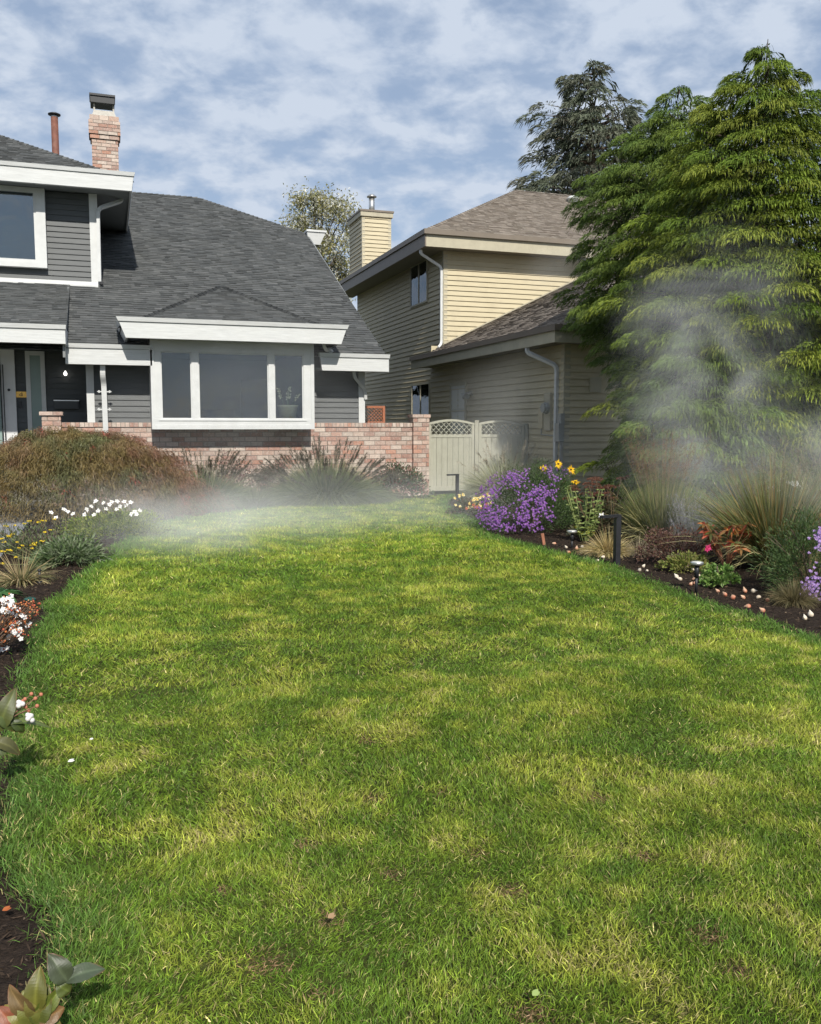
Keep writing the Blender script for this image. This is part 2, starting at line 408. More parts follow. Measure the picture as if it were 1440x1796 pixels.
def downspout(name, mt, parent, pts, r=.036):
    g=Geo(); P=[np.array(p,float) for p in pts]; Q=[P[0]]
    for i in range(1,len(P)-1):      # round the bends
        a=P[i-1]-P[i];b=P[i+1]-P[i];la,lb=np.linalg.norm(a),np.linalg.norm(b);k=min(.12,la*.45,lb*.45)
        A=P[i]+a/la*k;B=P[i]+b/lb*k
        for t in (0,.25,.5,.75,1): Q.append(A*(1-t)**2+P[i]*2*t*(1-t)+B*t*t)
    Q.append(P[-1]); g.tube(Q,r*1.25,4); return g.build(name,mt,parent)
def frame_window(parent, axis, const, out, u0,u1,z0,z1, bars, fw=.05, depth=.06, mframe=None, mglass=None, name='window', back=True):
    """a window standing proud of a wall: frame ring + mullions, glass child, dark back child"""
    mframe=mframe or M_whiteplain; mglass=mglass or M_glass
    g=Geo()
    def bx(ua,ub,za,zb,d0,d1,G):
        a,b=const+out*d0,const+out*d1; lo,hi=min(a,b),max(a,b)
        if axis=='y': G.box((ua,lo,za),(ub,hi,zb))
        else: G.box((lo,ua,za),(hi,ub,zb))
    bx(u0,u1,z0,z0+fw,.0,depth,g); bx(u0,u1,z1-fw,z1,.0,depth,g)
    bx(u0,u0+fw,z0+fw,z1-fw,.0,depth-.002,g); bx(u1-fw,u1,z0+fw,z1-fw,.0,depth-.002,g)
    for b in bars: bx(b-fw*.4,b+fw*.4,z0+fw,z1-fw,.0,depth-.004,g)
    o=g.build(name,mframe,parent)
    gg=Geo(); bx(u0+fw*.8,u1-fw*.8,z0+fw*.8,z1-fw*.8,depth*.45,depth*.55,gg); gg.build('glass',mglass,o)
    if back:
        gb=Geo(); bx(u0+fw*.5,u1-fw*.5,z0+fw*.5,z1-fw*.5,.001,.012,gb); gb.build('dark_room_sheet',M_dark,o)  # dark sheet painted to stand in for the unlit room behind the glass
    return o
# ================================================================== GROUND
def lawn_left(Y):  return np.interp(Y,[1.2,2.35,2.9,3.4,4.65,6.4,8.2,10.5,14.2,15.7,16.6,17.3],[-.10,-.17,-.22,-.38,-.49,-.55,-.51,-.17,.46,1.3,2.4,3.6])+.03*np.sin(Y*5.1)
def lawn_right(Y): return np.interp(Y,[1.2,5.08,6,6.9,8.4,10,11.8,13.4,14.7,16,17.2,18.6],[4.9,4.94,4.97,5.07,5.32,5.2,5.2,5.7,5.95,6.2,6.7,7.4])+.02*np.sin(Y*4.3+1)
g=Geo(); g.add([(-900,-900,-.06),(900,-900,-.06),(900,900,-.06),(-900,900,-.06)],[(0,1,2,3)])
tag(g.build('ground',M_ground),kind='structure')

def grid_sheet(name,x0,x1,y0,y1,st,zf,mt):
    xs=np.arange(x0,x1+st,st);ys=np.arange(y0,y1+st,st);X,Y=np.meshgrid(xs,ys,indexing='ij');Z=zf(X,Y)
    n,m=X.shape;V=np.stack([X,Y,Z],-1).reshape(-1,3)
    i,j=np.meshgrid(np.arange(n-1),np.arange(m-1),indexing='ij');a=(i*m+j).ravel()
    F=np.stack([a,a+m,a+m+1,a+1],1)
    return tag(mesh_np(name,V,F,np.zeros((0,3),int),None,mt,smooth=True),kind='structure')
def soilz(X,Y):
    inside=(X>lawn_left(Y)+.04)&(X<lawn_right(Y)-.04)&(Y<17.6)
    z=-.02+.07*(vnoise(X*1.3,Y*1.3,3)-.5)+.045*(vnoise(X*9,Y*9,4,3)-.5)+.02*(vnoise(X*31,Y*31,5,2)-.5)
    return np.where(inside,-.05,z)
grid_sheet('garden_soil',-1.6,1.2,1.0,14,.028,soilz,M_soil)
grid_sheet('garden_soil_far',-3.2,8.9,14.028,18.88,.05,soilz,M_soil)
grid_sheet('garden_soil_right',4.0,11.6,2.5,14,.035,soilz,M_soil)
# lawn soil under the blades
ys=np.linspace(1.2,18.6,160); g=Geo(); V=[];F=[]
for i,yv in enumerate(ys):
    V+=[(float(lawn_left(yv)),yv,-.012),(float(lawn_right(yv)),yv,-.012)]
    if i: F.append((2*i-2,2*i-1,2*i+1,2*i))
g.add(V,F); tag(g.build('lawn_soil',M_lawnsoil),kind='structure')

# paved path on the left and the porch slab
g=Geo(); r=random.Random(3); yv=8.0
while yv<19.4:
    xv=-4.6+(0 if int(yv*10)%2 else -.2)
    while xv<-1.25:
        w=r.choice((.3,.45,.6)); c=np.array((.20,.205,.21))*r.uniform(.8,1.2)
        g.box((xv,yv,-.05),(min(xv+w-.012,-1.22),yv+.188,.035+r.uniform(0,.004)),c); xv+=w
    yv+=.2
tag(g.build('path',M_paver),kind='structure')
g=Geo(); g.box((-6,19.35,-.05),(-.4,20.0,.45)); tag(g.build('porch_slab',M_conc),kind='structure')

# ================================================================== GREY HOUSE
GH=empty('grey_house',(0,19.1,0),'dark grey lap sided house with white fascias, bay window and brick chimney on the left','house')
GP=[(.080,.084,.084),(.066,.070,.071),(.098,.101,.101),(.12,.123,.122),(.056,.060,.061),(.082,.085,.085)]
siding('wall',M_greysiding,GH,'y',19.1,-.24,.95,.2,2.82,.118,-1)
siding('wall',M_greysiding,GH,'y',19.1,4.1,5.40,.2,2.82,.118,-1)
siding('wall',M_greysiding,GH,'y',20.0,-8,-.34,.45,3.10,.118,-1)
siding('wall',M_greysiding,GH,'x',5.42,19.16,33.4,.2,2.9,.118,1)
siding('wall',M_greysiding,GH,'y',21.9,-6,-.12,4.70,6.80,.122,-1)
siding('wall',M_greysiding,GH,'x',-.06,21.92,26.5,4.70,6.80,.122,1)
g=Geo(); g.add([(5.40,19.16,2.9),(5.40,33.4,2.9),(5.40,32.3,7.05),(5.40,26.6,7.05)],[(0,1,2,3)]); g.box((-8,33.3,0),(5.4,33.42,2.9)); g.box((-8.1,19.1,0),(-8,33.3,2.9)); g.box((-.36,19.12,.2),(-.30,19.99,3.0)); g.build('gable_wall',M_greysiding,GH)
# main roof
S=math.sqrt(1+.525**2)
def mainz(Y): return 3.05+.525*(Y-18.59)
Ye,Yr,Yk=18.52,29.45,26.6
O3=(-8.0,Ye,mainz(Ye))
poly=[(0,0),(13.83,0),(13.83,(Yk-Ye)*S),(10.95,(Yr-Ye)*S),(0,(Yr-Ye)*S)]
roof=shingles('roof',M_greyroof,GH,O3,(1,0,0),(0,1,.525),poly,GP,course=.132,tab=.24)
g=Geo()
zr=mainz(Yr); zk=mainz(Yk)
g.add([(5.83,Yk,zk),(5.83,2*Yr-Yk,zk),(2.95,Yr,zr)],None,[(0,1,2)],GP[0])
g.add([(-8,2*Yr-Ye,mainz(Ye)),(5.83,2*Yr-Ye,mainz(Ye)),(5.83,2*Yr-Yk,zk),(2.95,Yr,zr),(-8,Yr,zr)],None,[(0,1,2),(0,2,3),(0,3,4)],GP[0])
g.add([(5.83,Ye,mainz(Ye)-.03),(5.83,Yk,zk-.03),(5.83,Yk,zk-.15),(5.83,Ye,mainz(Ye)-.15)],[(0,1,2,3)],None,(.05,.05,.05))
ridgecap(g,(5.83,Yk,zk),(2.95,Yr,zr),GP); ridgecap(g,(2.95,Yr,zr),(-6,Yr,zr),GP)
g.build('ridge_caps',M_greyroof,roof)
g=Geo(); g.hexa([(5.84,Ye+.1,mainz(Ye)-.28),(5.88,Ye+.1,mainz(Ye)-.28),(5.88,Yk,zk-.24),(5.84,Yk,zk-.24),(5.84,Ye+.1,mainz(Ye)-.03),(5.88,Ye+.1,mainz(Ye)-.03),(5.88,Yk,zk-.01),(5.84,Yk,zk-.01)]); g.build('rake_board',M_soffit,GH)
g=Geo(); g.hexa([(5.84,26.45,6.95),(6.20,26.45,6.95),(6.20,32.4,6.95),(5.84,32.4,6.95),(5.80,26.40,7.30),(6.36,26.40,7.30),(6.36,32.5,7.30),(5.80,32.5,7.30)]); g.box((5.78,26.37,7.302),(6.39,32.5,7.36)); g.build('fascia',M_white,GH)
# fascias (tall white boards with a gutter lip)
def fascia(x0,x1,y,z0,z1,bl=0,br=0,depth=.10,parent=GH,mt=M_white,lip=.085,retl=0,retr=0):
    g=Geo()
    zt=z1-lip
    g.hexa([(x0+bl,y,z0),(x1-br,y,z0),(x1-br,y+depth,z0),(x0+bl,y+depth,z0),(x0+bl*.22,y,zt),(x1-br*.22,y,zt),(x1-br*.22,y+depth,zt),(x0+bl*.22,y+depth,zt)])
    g.hexa([(x0+bl*.2-.012,y-.028,zt+.004),(x1-br*.2+.012,y-.028,zt+.004),(x1-br*.2+.012,y+depth,zt+.004),(x0+bl*.2-.012,y+depth,zt+.004),(x0-.02,y-.045,z1),(x1+.02,y-.045,z1),(x1+.02,y+depth,z1),(x0-.02,y+depth,z1)])
    if retl: g.hexa([(x0+bl,y+depth,z0),(x0+bl+.04,y+depth,z0),(x0+bl+.04,y+retl,z0),(x0+bl,y+retl,z0),(x0,y+depth,z1-.01),(x0+.04,y+depth,z1-.01),(x0+.04,y+retl,z1-.01),(x0,y+retl,z1-.01)])
    if retr: g.hexa([(x1-br-.04,y+depth,z0),(x1-br,y+depth,z0),(x1-br,y+retr,z0),(x1-br-.04,y+retr,z0),(x1-.04,y+depth,z1-.01),(x1,y+depth,z1-.01),(x1,y+retr,z1-.01),(x1-.04,y+retr,z1-.01)])
    return g.build('fascia',mt,parent)
def soffit(x0,x1,y0,y1,z,mt=M_soffit,parent=GH):
    g=Geo(); g.box((x0,y0,z),(x1,y1,z+.03)); return g.build('soffit',mt,parent)
a=at_y(682,652,18.42); b=at_y(682,622,18.42); c=at_y(566,650,18.42)
fascia(c[0]-.06,a[0],18.42,a[2],b[2],bl=.05)
soffit(4.21,a[0]-.02,18.53,19.08,a[2]+.03)
a2=at_y(115,638,18.42); b2=at_y(266,606,18.42)
fascia(a2[0],b2[0],18.42,a2[2],b2[2]); soffit(a2[0],b2[0],18.53,19.08,a2[2]+.03)
# bay roof + fascia
f0=at_y(205,555,17.95);f1=at_y(610,569,17.95);f2=at_y(222,592,17.95);f3=at_y(598,602,17.95)
fascia(f0[0],f1[0],17.95,f2[2],f0[2],bl=.15,br=.14,retl=1.5,retr=1.5)
soffit(f2[0]+.05,f3[0]-.05,18.06,19.1,f2[2]+.035)
ez=3.42; A=np.array((f0[0]+.05,18.04,ez)); B=np.array((f1[0]-.05,18.04,ez))
ax=at_y(388,504,22.0)[0]; Yap=22.05; AP=np.array((ax,Yap,mainz(Yap)+.03))
sl=(AP[2]-ez)/(Yap-18.04); s2=math.sqrt(1+sl*sl)
shingles('bay_roof',M_greyroof,GH,A,(1,0,0),(0,1,sl),[(0,0),(B[0]-A[0],0),(ax-A[0],(Yap-18.04)*s2)],GP,course=.132,tab=.24)
g=Geo(); Ym=18.59+(ez-3.05)/.525
for E_ in (A,B): g.add([E_,(E_[0],Ym+.1,ez+.02),AP],None,[(0,1,2)],GP[0])
GD=[(.030,.032,.033),(.04,.042,.043)]; ridgecap(g,A+(0,0,.012),AP+(0,0,.02),GD,w=.13,step=.2); ridgecap(g,B+(0,0,.012),AP+(0,0,.02),GD,w=.13,step=.2)
g.build('bay_roof_side',M_greyroof,GH)
# porch roof + fascia
p0=at_y(115,603,17.95);p1=at_y(115,570,17.95)
fascia(-8,p0[0],17.95,p0[2],p1[2],depth=.12,retr=1.7)
soffit(-8,p0[0]-.04,18.07,19.99,p0[2]+.04)
pz=3.22; psl=.4; Yj=(pz-psl*18.0-3.05+.525*18.59)/(.525-psl)
shingles('porch_roof',M_greyroof,GH,(-8,18.06,pz+.02),(1,0,0),(0,1,psl),[(0,0),(8+p0[0],0),(8+p0[0],(min(Yj,21.85)-18.06)*math.sqrt(1+psl**2)),(0,(min(Yj,21.85)-18.06)*math.sqrt(1+psl**2))],GP,course=.132,tab=.24)
g=Geo(); X=p0[0]-.01; Y2=min(Yj,21.85); g.hexa([(X-.05,18.1,2.85),(X-.005,18.1,2.85),(X-.005,Y2,mainz(Y2)-.1),(X-.05,Y2,mainz(Y2)-.1),(X-.05,18.1,pz),(X-.005,18.1,pz),(X-.005,Y2,mainz(Y2)+.005),(X-.05,Y2,mainz(Y2)+.005)]); g.build('porch_roof_side',M_soffit,GH)
# dormer
u0=at_y(232,335,21.15);u1=at_y(235,303,21.15)
fascia(-7,u1[0],21.15,u0[2],u1[2],br=.06,retr=5.0)
soffit(-7,u0[0]-.03,21.26,27,u0[2]+.05)
dz=7.0; DX=u1[0]-.05; dE=21.22; dR=4.0
shingles('upper_roof',M_greyroof,GH,(-8,dE,dz),(1,0,0),(0,1,.525),[(0,0),(8+DX,0),(8+DX-dR,dR*S),(0,dR*S)],GP,course=.132,tab=.24)
g=Geo(); g.add([(DX,dE,dz),(DX,dE+2*dR,dz),(DX-dR,dE+dR,dz+.525*dR)],None,[(0,1,2)],GP[1]); g.add([(DX,dE+2*dR,dz),(-8,dE+2*dR,dz),(-8,dE+dR,dz+.525*dR),(DX-dR,dE+dR,dz+.525*dR)],[(0,1,2,3)],None,GP[1])
ridgecap(g,(DX,dE,dz),(DX-dR,dE+dR,dz+.525*dR),GP); g.build('upper_ridge_caps',M_greyroof,GH)
g=Geo(); g.box((-.223,21.86,4.70),(-.09,21.905,6.80)); g.box((-.09,21.86,4.70),(-.045,22.02,6.80)); g.build('corner_trim',M_whiteplain,GH)
g=Geo(); g.hexa([(-6,21.74,4.70),(-.08,21.74,4.70),(-.08,21.90,4.78),(-6,21.90,4.78),(-6,21.74,4.745),(-.08,21.74,4.745),(-.08,21.86,4.84),(-6,21.86,4.84)]); g.build('flashing',M_whiteplain,GH)
w0=at_y(83,470,21.72);w1=at_y(62,455,21.72);wt=at_y(70,330,21.72); wi=at_y(60,338,21.72)
g=Geo(); yf=21.72
g.box((-3.2,yf,w0[2]),(w0[0],21.89,w1[2]-.06)); g.box((-3.2,yf,wi[2]),(w0[0],21.89,wt[2])); g.box((w1[0]+.05,yf,w1[2]-.06),(w0[0],21.89,wi[2]))
g.box((-3.2,yf+.02,w1[2]-.06),(w1[0]+.05,yf+.09,w1[2])); g.box((w1[0],yf+.02,w1[2]),(w1[0]+.05,yf+.09,wi[2]))
wf=g.build('window',M_whiteplain,GH)
g=Geo(); g.box((-3.1,yf+.05,w1[2]-.02),(w1[0]+.02,yf+.058,wi[2]+.02)); g.build('glass',M_glassup,wf)
g=Geo(); g.box((-3.1,yf+.13,w1[2]-.02),(w1[0]+.02,yf+.16,wi[2]+.02)); g.build('dark_room_sheet',M_dark,wf)  # dark colour of this sheet stands in for the dim room's shade
# downspouts
def P(px,py,Y): return at_y(px,py,Y)
downspout('downspout',M_whiteplain,GH,[P(214,340,22.2),P(214,352,22.2),P(172,366,21.80),P(175,494,21.80)],.040)
g=Geo(); q=P(178,497,21.8); g.box((q[0]-.03,q[1]-.08,q[2]-.03),(q[0]+.04,q[1]+.02,q[2]+.03)); g.build('downspout_outlet',M_black,GH)
# lower left fluted post-like downspout with its ornamental straps
ds=downspout('downspout',M_whiteplain,GH,[P(180,640,18.60),P(180,657,18.60),P(182,672,18.75),P(186,766,18.82)],.055)
for yy in (687,718):
    g=Geo(); c=P(183,yy,18.80)
    g.beam((c[0]-.13,c[1],c[2]),(c[0]+.13,c[1],c[2]),.02,.022)
    for s_ in (-1,1):
        for k in (-1,0,1): g.lathe((c[0]+s_*(.10+.02*(k==0)),c[1],c[2]-.012+k*.016),[(0,0),(.016,.004),(.018,.012),(.012,.022),(0,.026)],8)
    g.build('strap',M_whiteplain,ds)
downspout('downspout',M_whiteplain,GH,[P(568,601,18.2),P(568,606,18.2),P(571,613,18.30),P(582,616,18.5)],.035)
downspout('downspout',M_whiteplain,GH,[P(620,652,18.75),P(622,662,18.75),P(640,684,19.0),P(641,700,19.05)],.036)
# trims on lower wall
g=Geo(); t0=at_y(629,684,19.07);t1=at_y(637,740,19.07); g.box((t0[0],19.06,.3),(t1[0]+.04,19.105,2.80)); g.build('corner_trim',M_whiteplain,GH)
g=Geo(); t0=at_y(152,640,19.07);t1=at_y(167,740,19.07); g.box((t0[0]-.02,19.06,1.3),(t1[0],19.105,2.95)); g.build('corner_trim',M_whiteplain,GH)
# bay window box
YB=18.42; bl=at_y(267,753,YB); br=at_y(552,753,YB); bt=f2[2]+.05
def bz(y,x=400): return at_y(x,y,YB)[2]
def bx_(x,y=690): return at_y(x,y,YB)[0]
g=Geo(); x0,x1=bl[0],br[0]; zb=bl[2]
gx=[bx_(283),bx_(337),bx_(349),bx_(472),bx_(482),bx_(533)]; gz0,gz1=bz(735),bz(619)
fy=YB+.13
g.box((x0,YB,zb),(x1,fy,zb+.085)); g.box((x0+.07,YB+.012,zb+.085),(x1-.07,fy,gz0)); g.box((x0,YB,zb+.085),(x0+.07,fy,bt)); g.box((x1-.07,YB,zb+.085),(x1,fy,bt))
g.box((x0+.07,YB+.012,gz1),(x1-.07,fy,bt)); g.box((x0+.07,YB+.02,gz0),(gx[0],fy,gz1)); g.box((gx[5],YB+.02,gz0),(x1-.07,fy,gz1))
g.box((gx[1],YB+.016,gz0),(gx[2],fy,gz1)); g.box((gx[3],YB+.016,gz0),(gx[4],fy,gz1))
g.box((gx[0]-.06,YB-.004,gz0-.035),(gx[5]+.06,YB+.01,gz0-.022))
# bay sides and floor
g.box((x0,fy,zb),(x0+.06,19.1,bt)); g.box((x1-.06,fy,zb),(x1,19.1,bt)); g.box((x0+.06,fy,zb),(x1-.06,19.1,zb+.06))
bay=g.build('bay_window',M_whiteplain,GH)
for a_,b_ in ((0,1),(2,3),(4,5)):
    gg=Geo(); gg.box((gx[a_]-.01,YB+.07,gz0-.01),(gx[b_]+.01,YB+.078,gz1+.01)); gg.build('glass',M_glass,bay)
    gg=Geo(); e=.022; gg.box((gx[a_],YB+.05,gz0),(gx[b_],YB+.09,gz0+e)); gg.box((gx[a_],YB+.05,gz1-e),(gx[b_],YB+.09,gz1)); gg.box((gx[a_],YB+.05,gz0+e),(gx[a_]+e,YB+.088,gz1-e)); gg.box((gx[b_]-e,YB+.05,gz0+e),(gx[b_],YB+.088,gz1-e)); gg.build('sash',M_whiteplain,bay)
M_room=mat('room_wall',(.17,.17,.165),.9)
g=Geo(); X0,X1,Y0_,Y1_,Z0_,Z1_=x0+.08,x1-.08,19.12,22.6,1.0,3.2
g.add([(X0,Y0_,Z0_),(X1,Y0_,Z0_),(X1,Y1_,Z0_),(X0,Y1_,Z0_),(X0,Y0_,Z1_),(X1,Y0_,Z1_),(X1,Y1_,Z1_),(X0,Y1_,Z1_)],[(0,1,2,3),(2,3,7,6),(0,3,7,4),(1,2,6,5),(4,5,6,7)]); g.build('room',M_room,GH)
# blinds / shelf shapes inside
g=Geo(); g.box((1.9,21.6,1.0),(2.9,22.3,1.95)); g.box((3.2,22.2,1.0),(3.9,22.5,2.7)); g.build('cabinet',M_dark,GH)
# entry: door, sidelight, plaque, bell, mailbox, lamp
def Q(x,y,Y=19.97): return at_y(x,y,Y)
dr=Q(28,690)[0]; dt=Q(10,613)[2]
g=Geo(); g.box((dr-1.25,19.93,.45),(dr-.0,19.985,dt)); door=g.build('door',M_door,GH)
g=Geo(); xs_=Q(22,690)[0]; g.box((dr-1.1,19.915,.5),(Q(3,690)[0],19.925,dt-.12)); g.build('door_glass',M_frost,door)
g=Geo(); hx=Q(8,700)[0]; g.tube([(hx-.05,19.86,Q(8,640)[2]),(hx-.05,19.86,.9)],.012,8); g.tube([(hx,19.86,Q(8,640)[2]),(hx,19.86,.9)],.010,8); g.build('handle',M_black,door)
g=Geo(); q=Q(16,684); 
g.tube([(q[0],19.93,q[2]),(q[0],19.905,q[2])],.028,12); g.build('lock',M_black,door)
sx0,sx1=Q(45,650)[0],Q(79,650)[0]; st=Q(60,616)[2]
g=Geo(); fwid=.085; g.box((sx0,19.94,.5),(sx0+fwid,19.99,st)); g.box((sx1-fwid,19.94,.5),(sx1,19.99,st)); g.box((sx0+fwid,19.94,st-fwid),(sx1-fwid,19.99,st)); g.box((sx0+fwid,19.94,.5),(sx1-fwid,19.99,.6)); sd=g.build('sidelight_window',M_whiteplain,GH)
g=Geo(); g.box((sx0+fwid,19.955,.6),(sx1-fwid,19.965,st-fwid)); g.build('glass',M_frost,sd)
g=Geo(); a=Q(27,697);b=Q(47,687); g.box((a[0],19.955,a[2]),(b[0],19.98,b[2])); pl=g.build('number_plaque',M_gold,GH)
g=Geo(); cxx=(a[0]+b[0])/2;czz=(a[2]+b[2])/2; g.box((cxx+.012,19.948,czz-.042),(cxx+.024,19.955,czz+.042)); g.beam((cxx-.035,19.951,czz-.008),(cxx+.018,19.951,czz+.042),.006,.012,(0,1,0)); g.box((cxx-.04,19.948,czz-.018),(cxx+.036,19.9545,czz-.006)); g.build('digit',M_black,pl)
g=Geo(); a=Q(33,716);b=Q(38,704); g.box((a[0],19.955,a[2]),(b[0],19.98,b[2])); g.build('doorbell',M_black,GH)
g=Geo(); a=Q(96,717);b=Q(138,702); g.hexa([(a[0],19.84,a[2]),(b[0],19.84,a[2]),(b[0],19.98,a[2]),(a[0],19.98,a[2]),(a[0],19.84,b[2]-.02),(b[0],19.84,b[2]-.02),(b[0],19.98,b[2]+.03),(a[0],19.98,b[2]+.03)]); mb=g.build('mailbox',mat('mailbox_paint',(.05,.053,.055),.5),GH)
g=Geo(); g.box((a[0]-.01,19.825,b[2]-.022),(b[0]+.01,19.86,b[2]+.0)); g.build('mailbox_lid',M_metal,mb)
# lamp: lit bulb on a bracket
c=Q(115,656); g=Geo(); g.tube([(c[0],19.98,c[2]+.09),(c[0],19.9,c[2]+.10),(c[0],19.88,c[2]+.05)],.008,6); lp=g.build('porch_lamp',M_black,GH)
mb_=bpy.data.materials.new('lamp_glow'); mb_.use_nodes=True; pn=mb_.node_tree.nodes['Principled BSDF']; pn.inputs['Base Color'].default_value=(1,1,1,1); pn.inputs['Emission Color'].default_value=(1,.95,.88,1); pn.inputs['Emission Strength'].default_value=3
g=Geo(); g.lathe((c[0],19.88,c[2]-.04),[(0,0),(.025,.01),(.036,.035),(.03,.065),(.014,.085),(.012,.10)],12); g.build('bulb',mb_,lp,True)
# chimney
cb=at_y(163,297,25.0);cr=at_y(208,297,25.0);c1=at_y(163,243,25.0)[2];c2=at_y(163,201,25.0)[2]
ch=bricks('brick_chimney',GH,cb[0],cr[0],7.15,c1,25.0,.5,course=.088,bl=.22,seed=4)
kx0,kx1=at_y(157,220,24.95)[0],at_y(211,220,24.95)[0]
n=4; hh=(c2-c1)
for i,(e,za,zb2) in enumerate(((.035,0,.18),(.065,.18,.78),(.035,.78,1.0))):
    bricks('corbel',ch,cb[0]-e,cr[0]+e,c1+hh*za+.002,c1+hh*zb2,25.0-e,.5+2*e,course=.088,bl=.22,seed=11+i,back=False)
g=Geo(); t1_=at_y(180,192,25.0)[2]; g.hexa([(cb[0]+.02,25.02,c2),(cr[0]-.02,25.02,c2),(cr[0]-.02,25.48,c2),(cb[0]+.02,25.48,c2),(cb[0]+.07,25.08,t1_),(cr[0]-.07,25.08,t1_),(cr[0]-.07,25.42,t1_),(cb[0]+.07,25.42,t1_)]); g.build('chimney_crown',M_conc,ch)
ct0,ct1=at_y(180,181,25.0)[2],at_y(180,166,25.0)[2]
for xx in (cb[0]+.08,cr[0]-.08):
    for yy in (25.1,25.4): g=Geo(); g.box((xx-.02,yy-.02,t1_-.02),(xx+.02,yy+.02,ct0+.02)); g.build('cap_post',M_conc,ch)
g=Geo(); g.box((cb[0]-.01,24.97,ct0),(cr[0]-.05,25.5,ct1-.05)); g.box((cb[0]-.03,24.94,ct1-.05),(cr[0]-.03,25.53,ct1)); g.build('chimney_cap',M_black,ch)
# stove pipe
q0=at_y(92,290,24.6);q1=at_y(105,290,24.6);qt=at_y(98,206,24.6)[2];rr=(q1[0]-q0[0])/2;cxp=(q0[0]+q1[0])/2
g=Geo(); g.tube([(cxp,24.6,7.2),(cxp,24.6,qt)],rr,14); vp=g.build('vent_pipe',M_rust,GH,True)
g=Geo(); g.tube([(cxp,24.6,qt-.02),(cxp,24.6,qt+.05)],rr*.9,14); g.build('collar',M_metal,vp,True)
g=Geo(); g.lathe((cxp,24.6,qt+.05),[(0,-.01),(rr*1.7,0),(rr*1.75,.025),(rr*.9,.055),(0,.06)],16); g.build('vent_cap',M_black,vp,True)

# orchid on the bay sill, inside
c=at_y(505,724,18.85)
po=empty('potted_orchid',(c[0],18.85,zb+.06),'white orchid in a pale pot standing inside the right pane of the bay window','plant')
g=Geo(); g.lathe((c[0],18.85,zb+.06),[(0,0),(.15,0),(.21,c[2]-zb+.06),(.23,c[2]-zb+.10),(.19,c[2]-zb+.10),(.17,c[2]-zb+.04),(0,c[2]-zb+.03)],16); g.build('pot',M_pot,po,True)
g=Geo(); top=[]; zt=c[2]+.02
for k in range(4):
    a=k*1.6; pts=[np.array((c[0]+.05*math.cos(a),18.85,zt)),np.array((c[0]+.12*math.cos(a),18.85+.04*math.sin(a),zt+.22)),np.array((c[0]+.22*math.cos(a)+.02,18.85+.06*math.sin(a),zt+.38+.05*k))]
    g.tube(pts,.006,5,C=(.10,.16,.05)); top+= [pts[1]*(1-t)+pts[2]*t for t in (.3,.5,.7,.85,1)]
g.strips(np.tile((c[0],18.85,zt),(9,1)),rng.normal(size=(9,3))*(1,.5,.2)+(0,0,.7),.22,.06,.5,seg=3,prof='leaf',C=(.04,.10,.03)); g.build('stem',M_stem,po)
g=Geo(); 
for tpt in top:
    n=5; g.strips(np.tile(tpt,(n,1)),rng.normal(size=(n,3))*(1,.5,1),.05,.04,0,seg=2,prof='leaf',C=(.75,.72,.6))
g.build('flower',M_petal,po)

# ================================================================== BRICK GARDEN WALL
BW=empty('brick_wall',(3,18.9,0),'low weathered red and white brick wall with end pillars below the grey house front','wall')
wl=at_y(108,740,18.893)[0]; wr=at_y(724,742,18.893)[0]; ztop=1.635
bricks('wall',BW,wl,wr,-.05,ztop-.105,18.893,.16,side=False,seed=21)
bricks('coping',BW,wl,wr,ztop-.10,ztop,18.873,.20,side=False,soldier=True,seed=22,course=.1)
pa,pb=at_y(724,727,18.86)[0],at_y(751,727,18.86)[0]
pl_=bricks('pillar',BW,pa,pb,-.05,1.74,18.80,.33,seed=23,bl=.19)
bricks('pillar_cap',pl_,pa-.022,pb+.022,1.742,1.825,18.778,.374,seed=24,course=.083)
pc,pd=at_y(72,740,18.8)[0],at_y(108,740,18.8)[0]
pl2=bricks('pillar',BW,pc+.02,pd-.02,-.05,1.76,18.80,.33,seed=25,bl=.19)
bricks('pillar_cap',pl2,pc-.02,pd+.02,1.762,1.845,18.76,.40,seed=26,course=.083)
# cedar lattice peeping over the wall
g=Geo(); a=at_y(640,745,20.6);b=at_y(675,712,20.6)
g.box((a[0]-.1,20.58,0),(a[0]-.04,20.64,b[2])); g.box((b[0]-.06,20.58,0),(b[0],20.64,b[2])); g.box((a[0]-.04,20.585,b[2]-.05),(b[0]-.06,20.635,b[2]));g.box((a[0]-.04,20.585,1.0),(b[0]-.06,20.635,1.06)); g.box((a[0]-.04,20.585,1.62),(b[0]-.06,20.635,1.67))
tre=empty('cedar_trellis',(a[0],20.6,0),'small reddish cedar trellis panel showing above the brick wall','trellis')
g.build('frame',M_cedar,tre)
g=Geo(); w_=b[0]-a[0]; 
for k in np.arange(-.6,w_+.1,.085):
    for s_ in (-1,1):
        x0_=a[0]-.02+k; z0_,z1_=1.06,b[2]-.05
        xa=x0_ if s_>0 else x0_+(z1_-z0_); xb=x0_+(z1_-z0_) if s_>0 else x0_
        # clip to the frame
        lo,hi=a[0]-.04,b[0]-.06; p=np.array((xa,20.6+.008*s_,z0_));q=np.array((xb,20.6+.008*s_,z1_))
        t0_,t1__=0,1; dx=q[0]-p[0]
        ta,tb=sorted(((lo-p[0])/dx,(hi-p[0])/dx)); t0_,t1__=max(0,ta),min(1,tb)
        if t1__-t0_>.03: g.beam(p+(q-p)*t0_,p+(q-p)*t1__,.012,.03,(0,1,0))
g.build('lattice',M_cedar,tre)

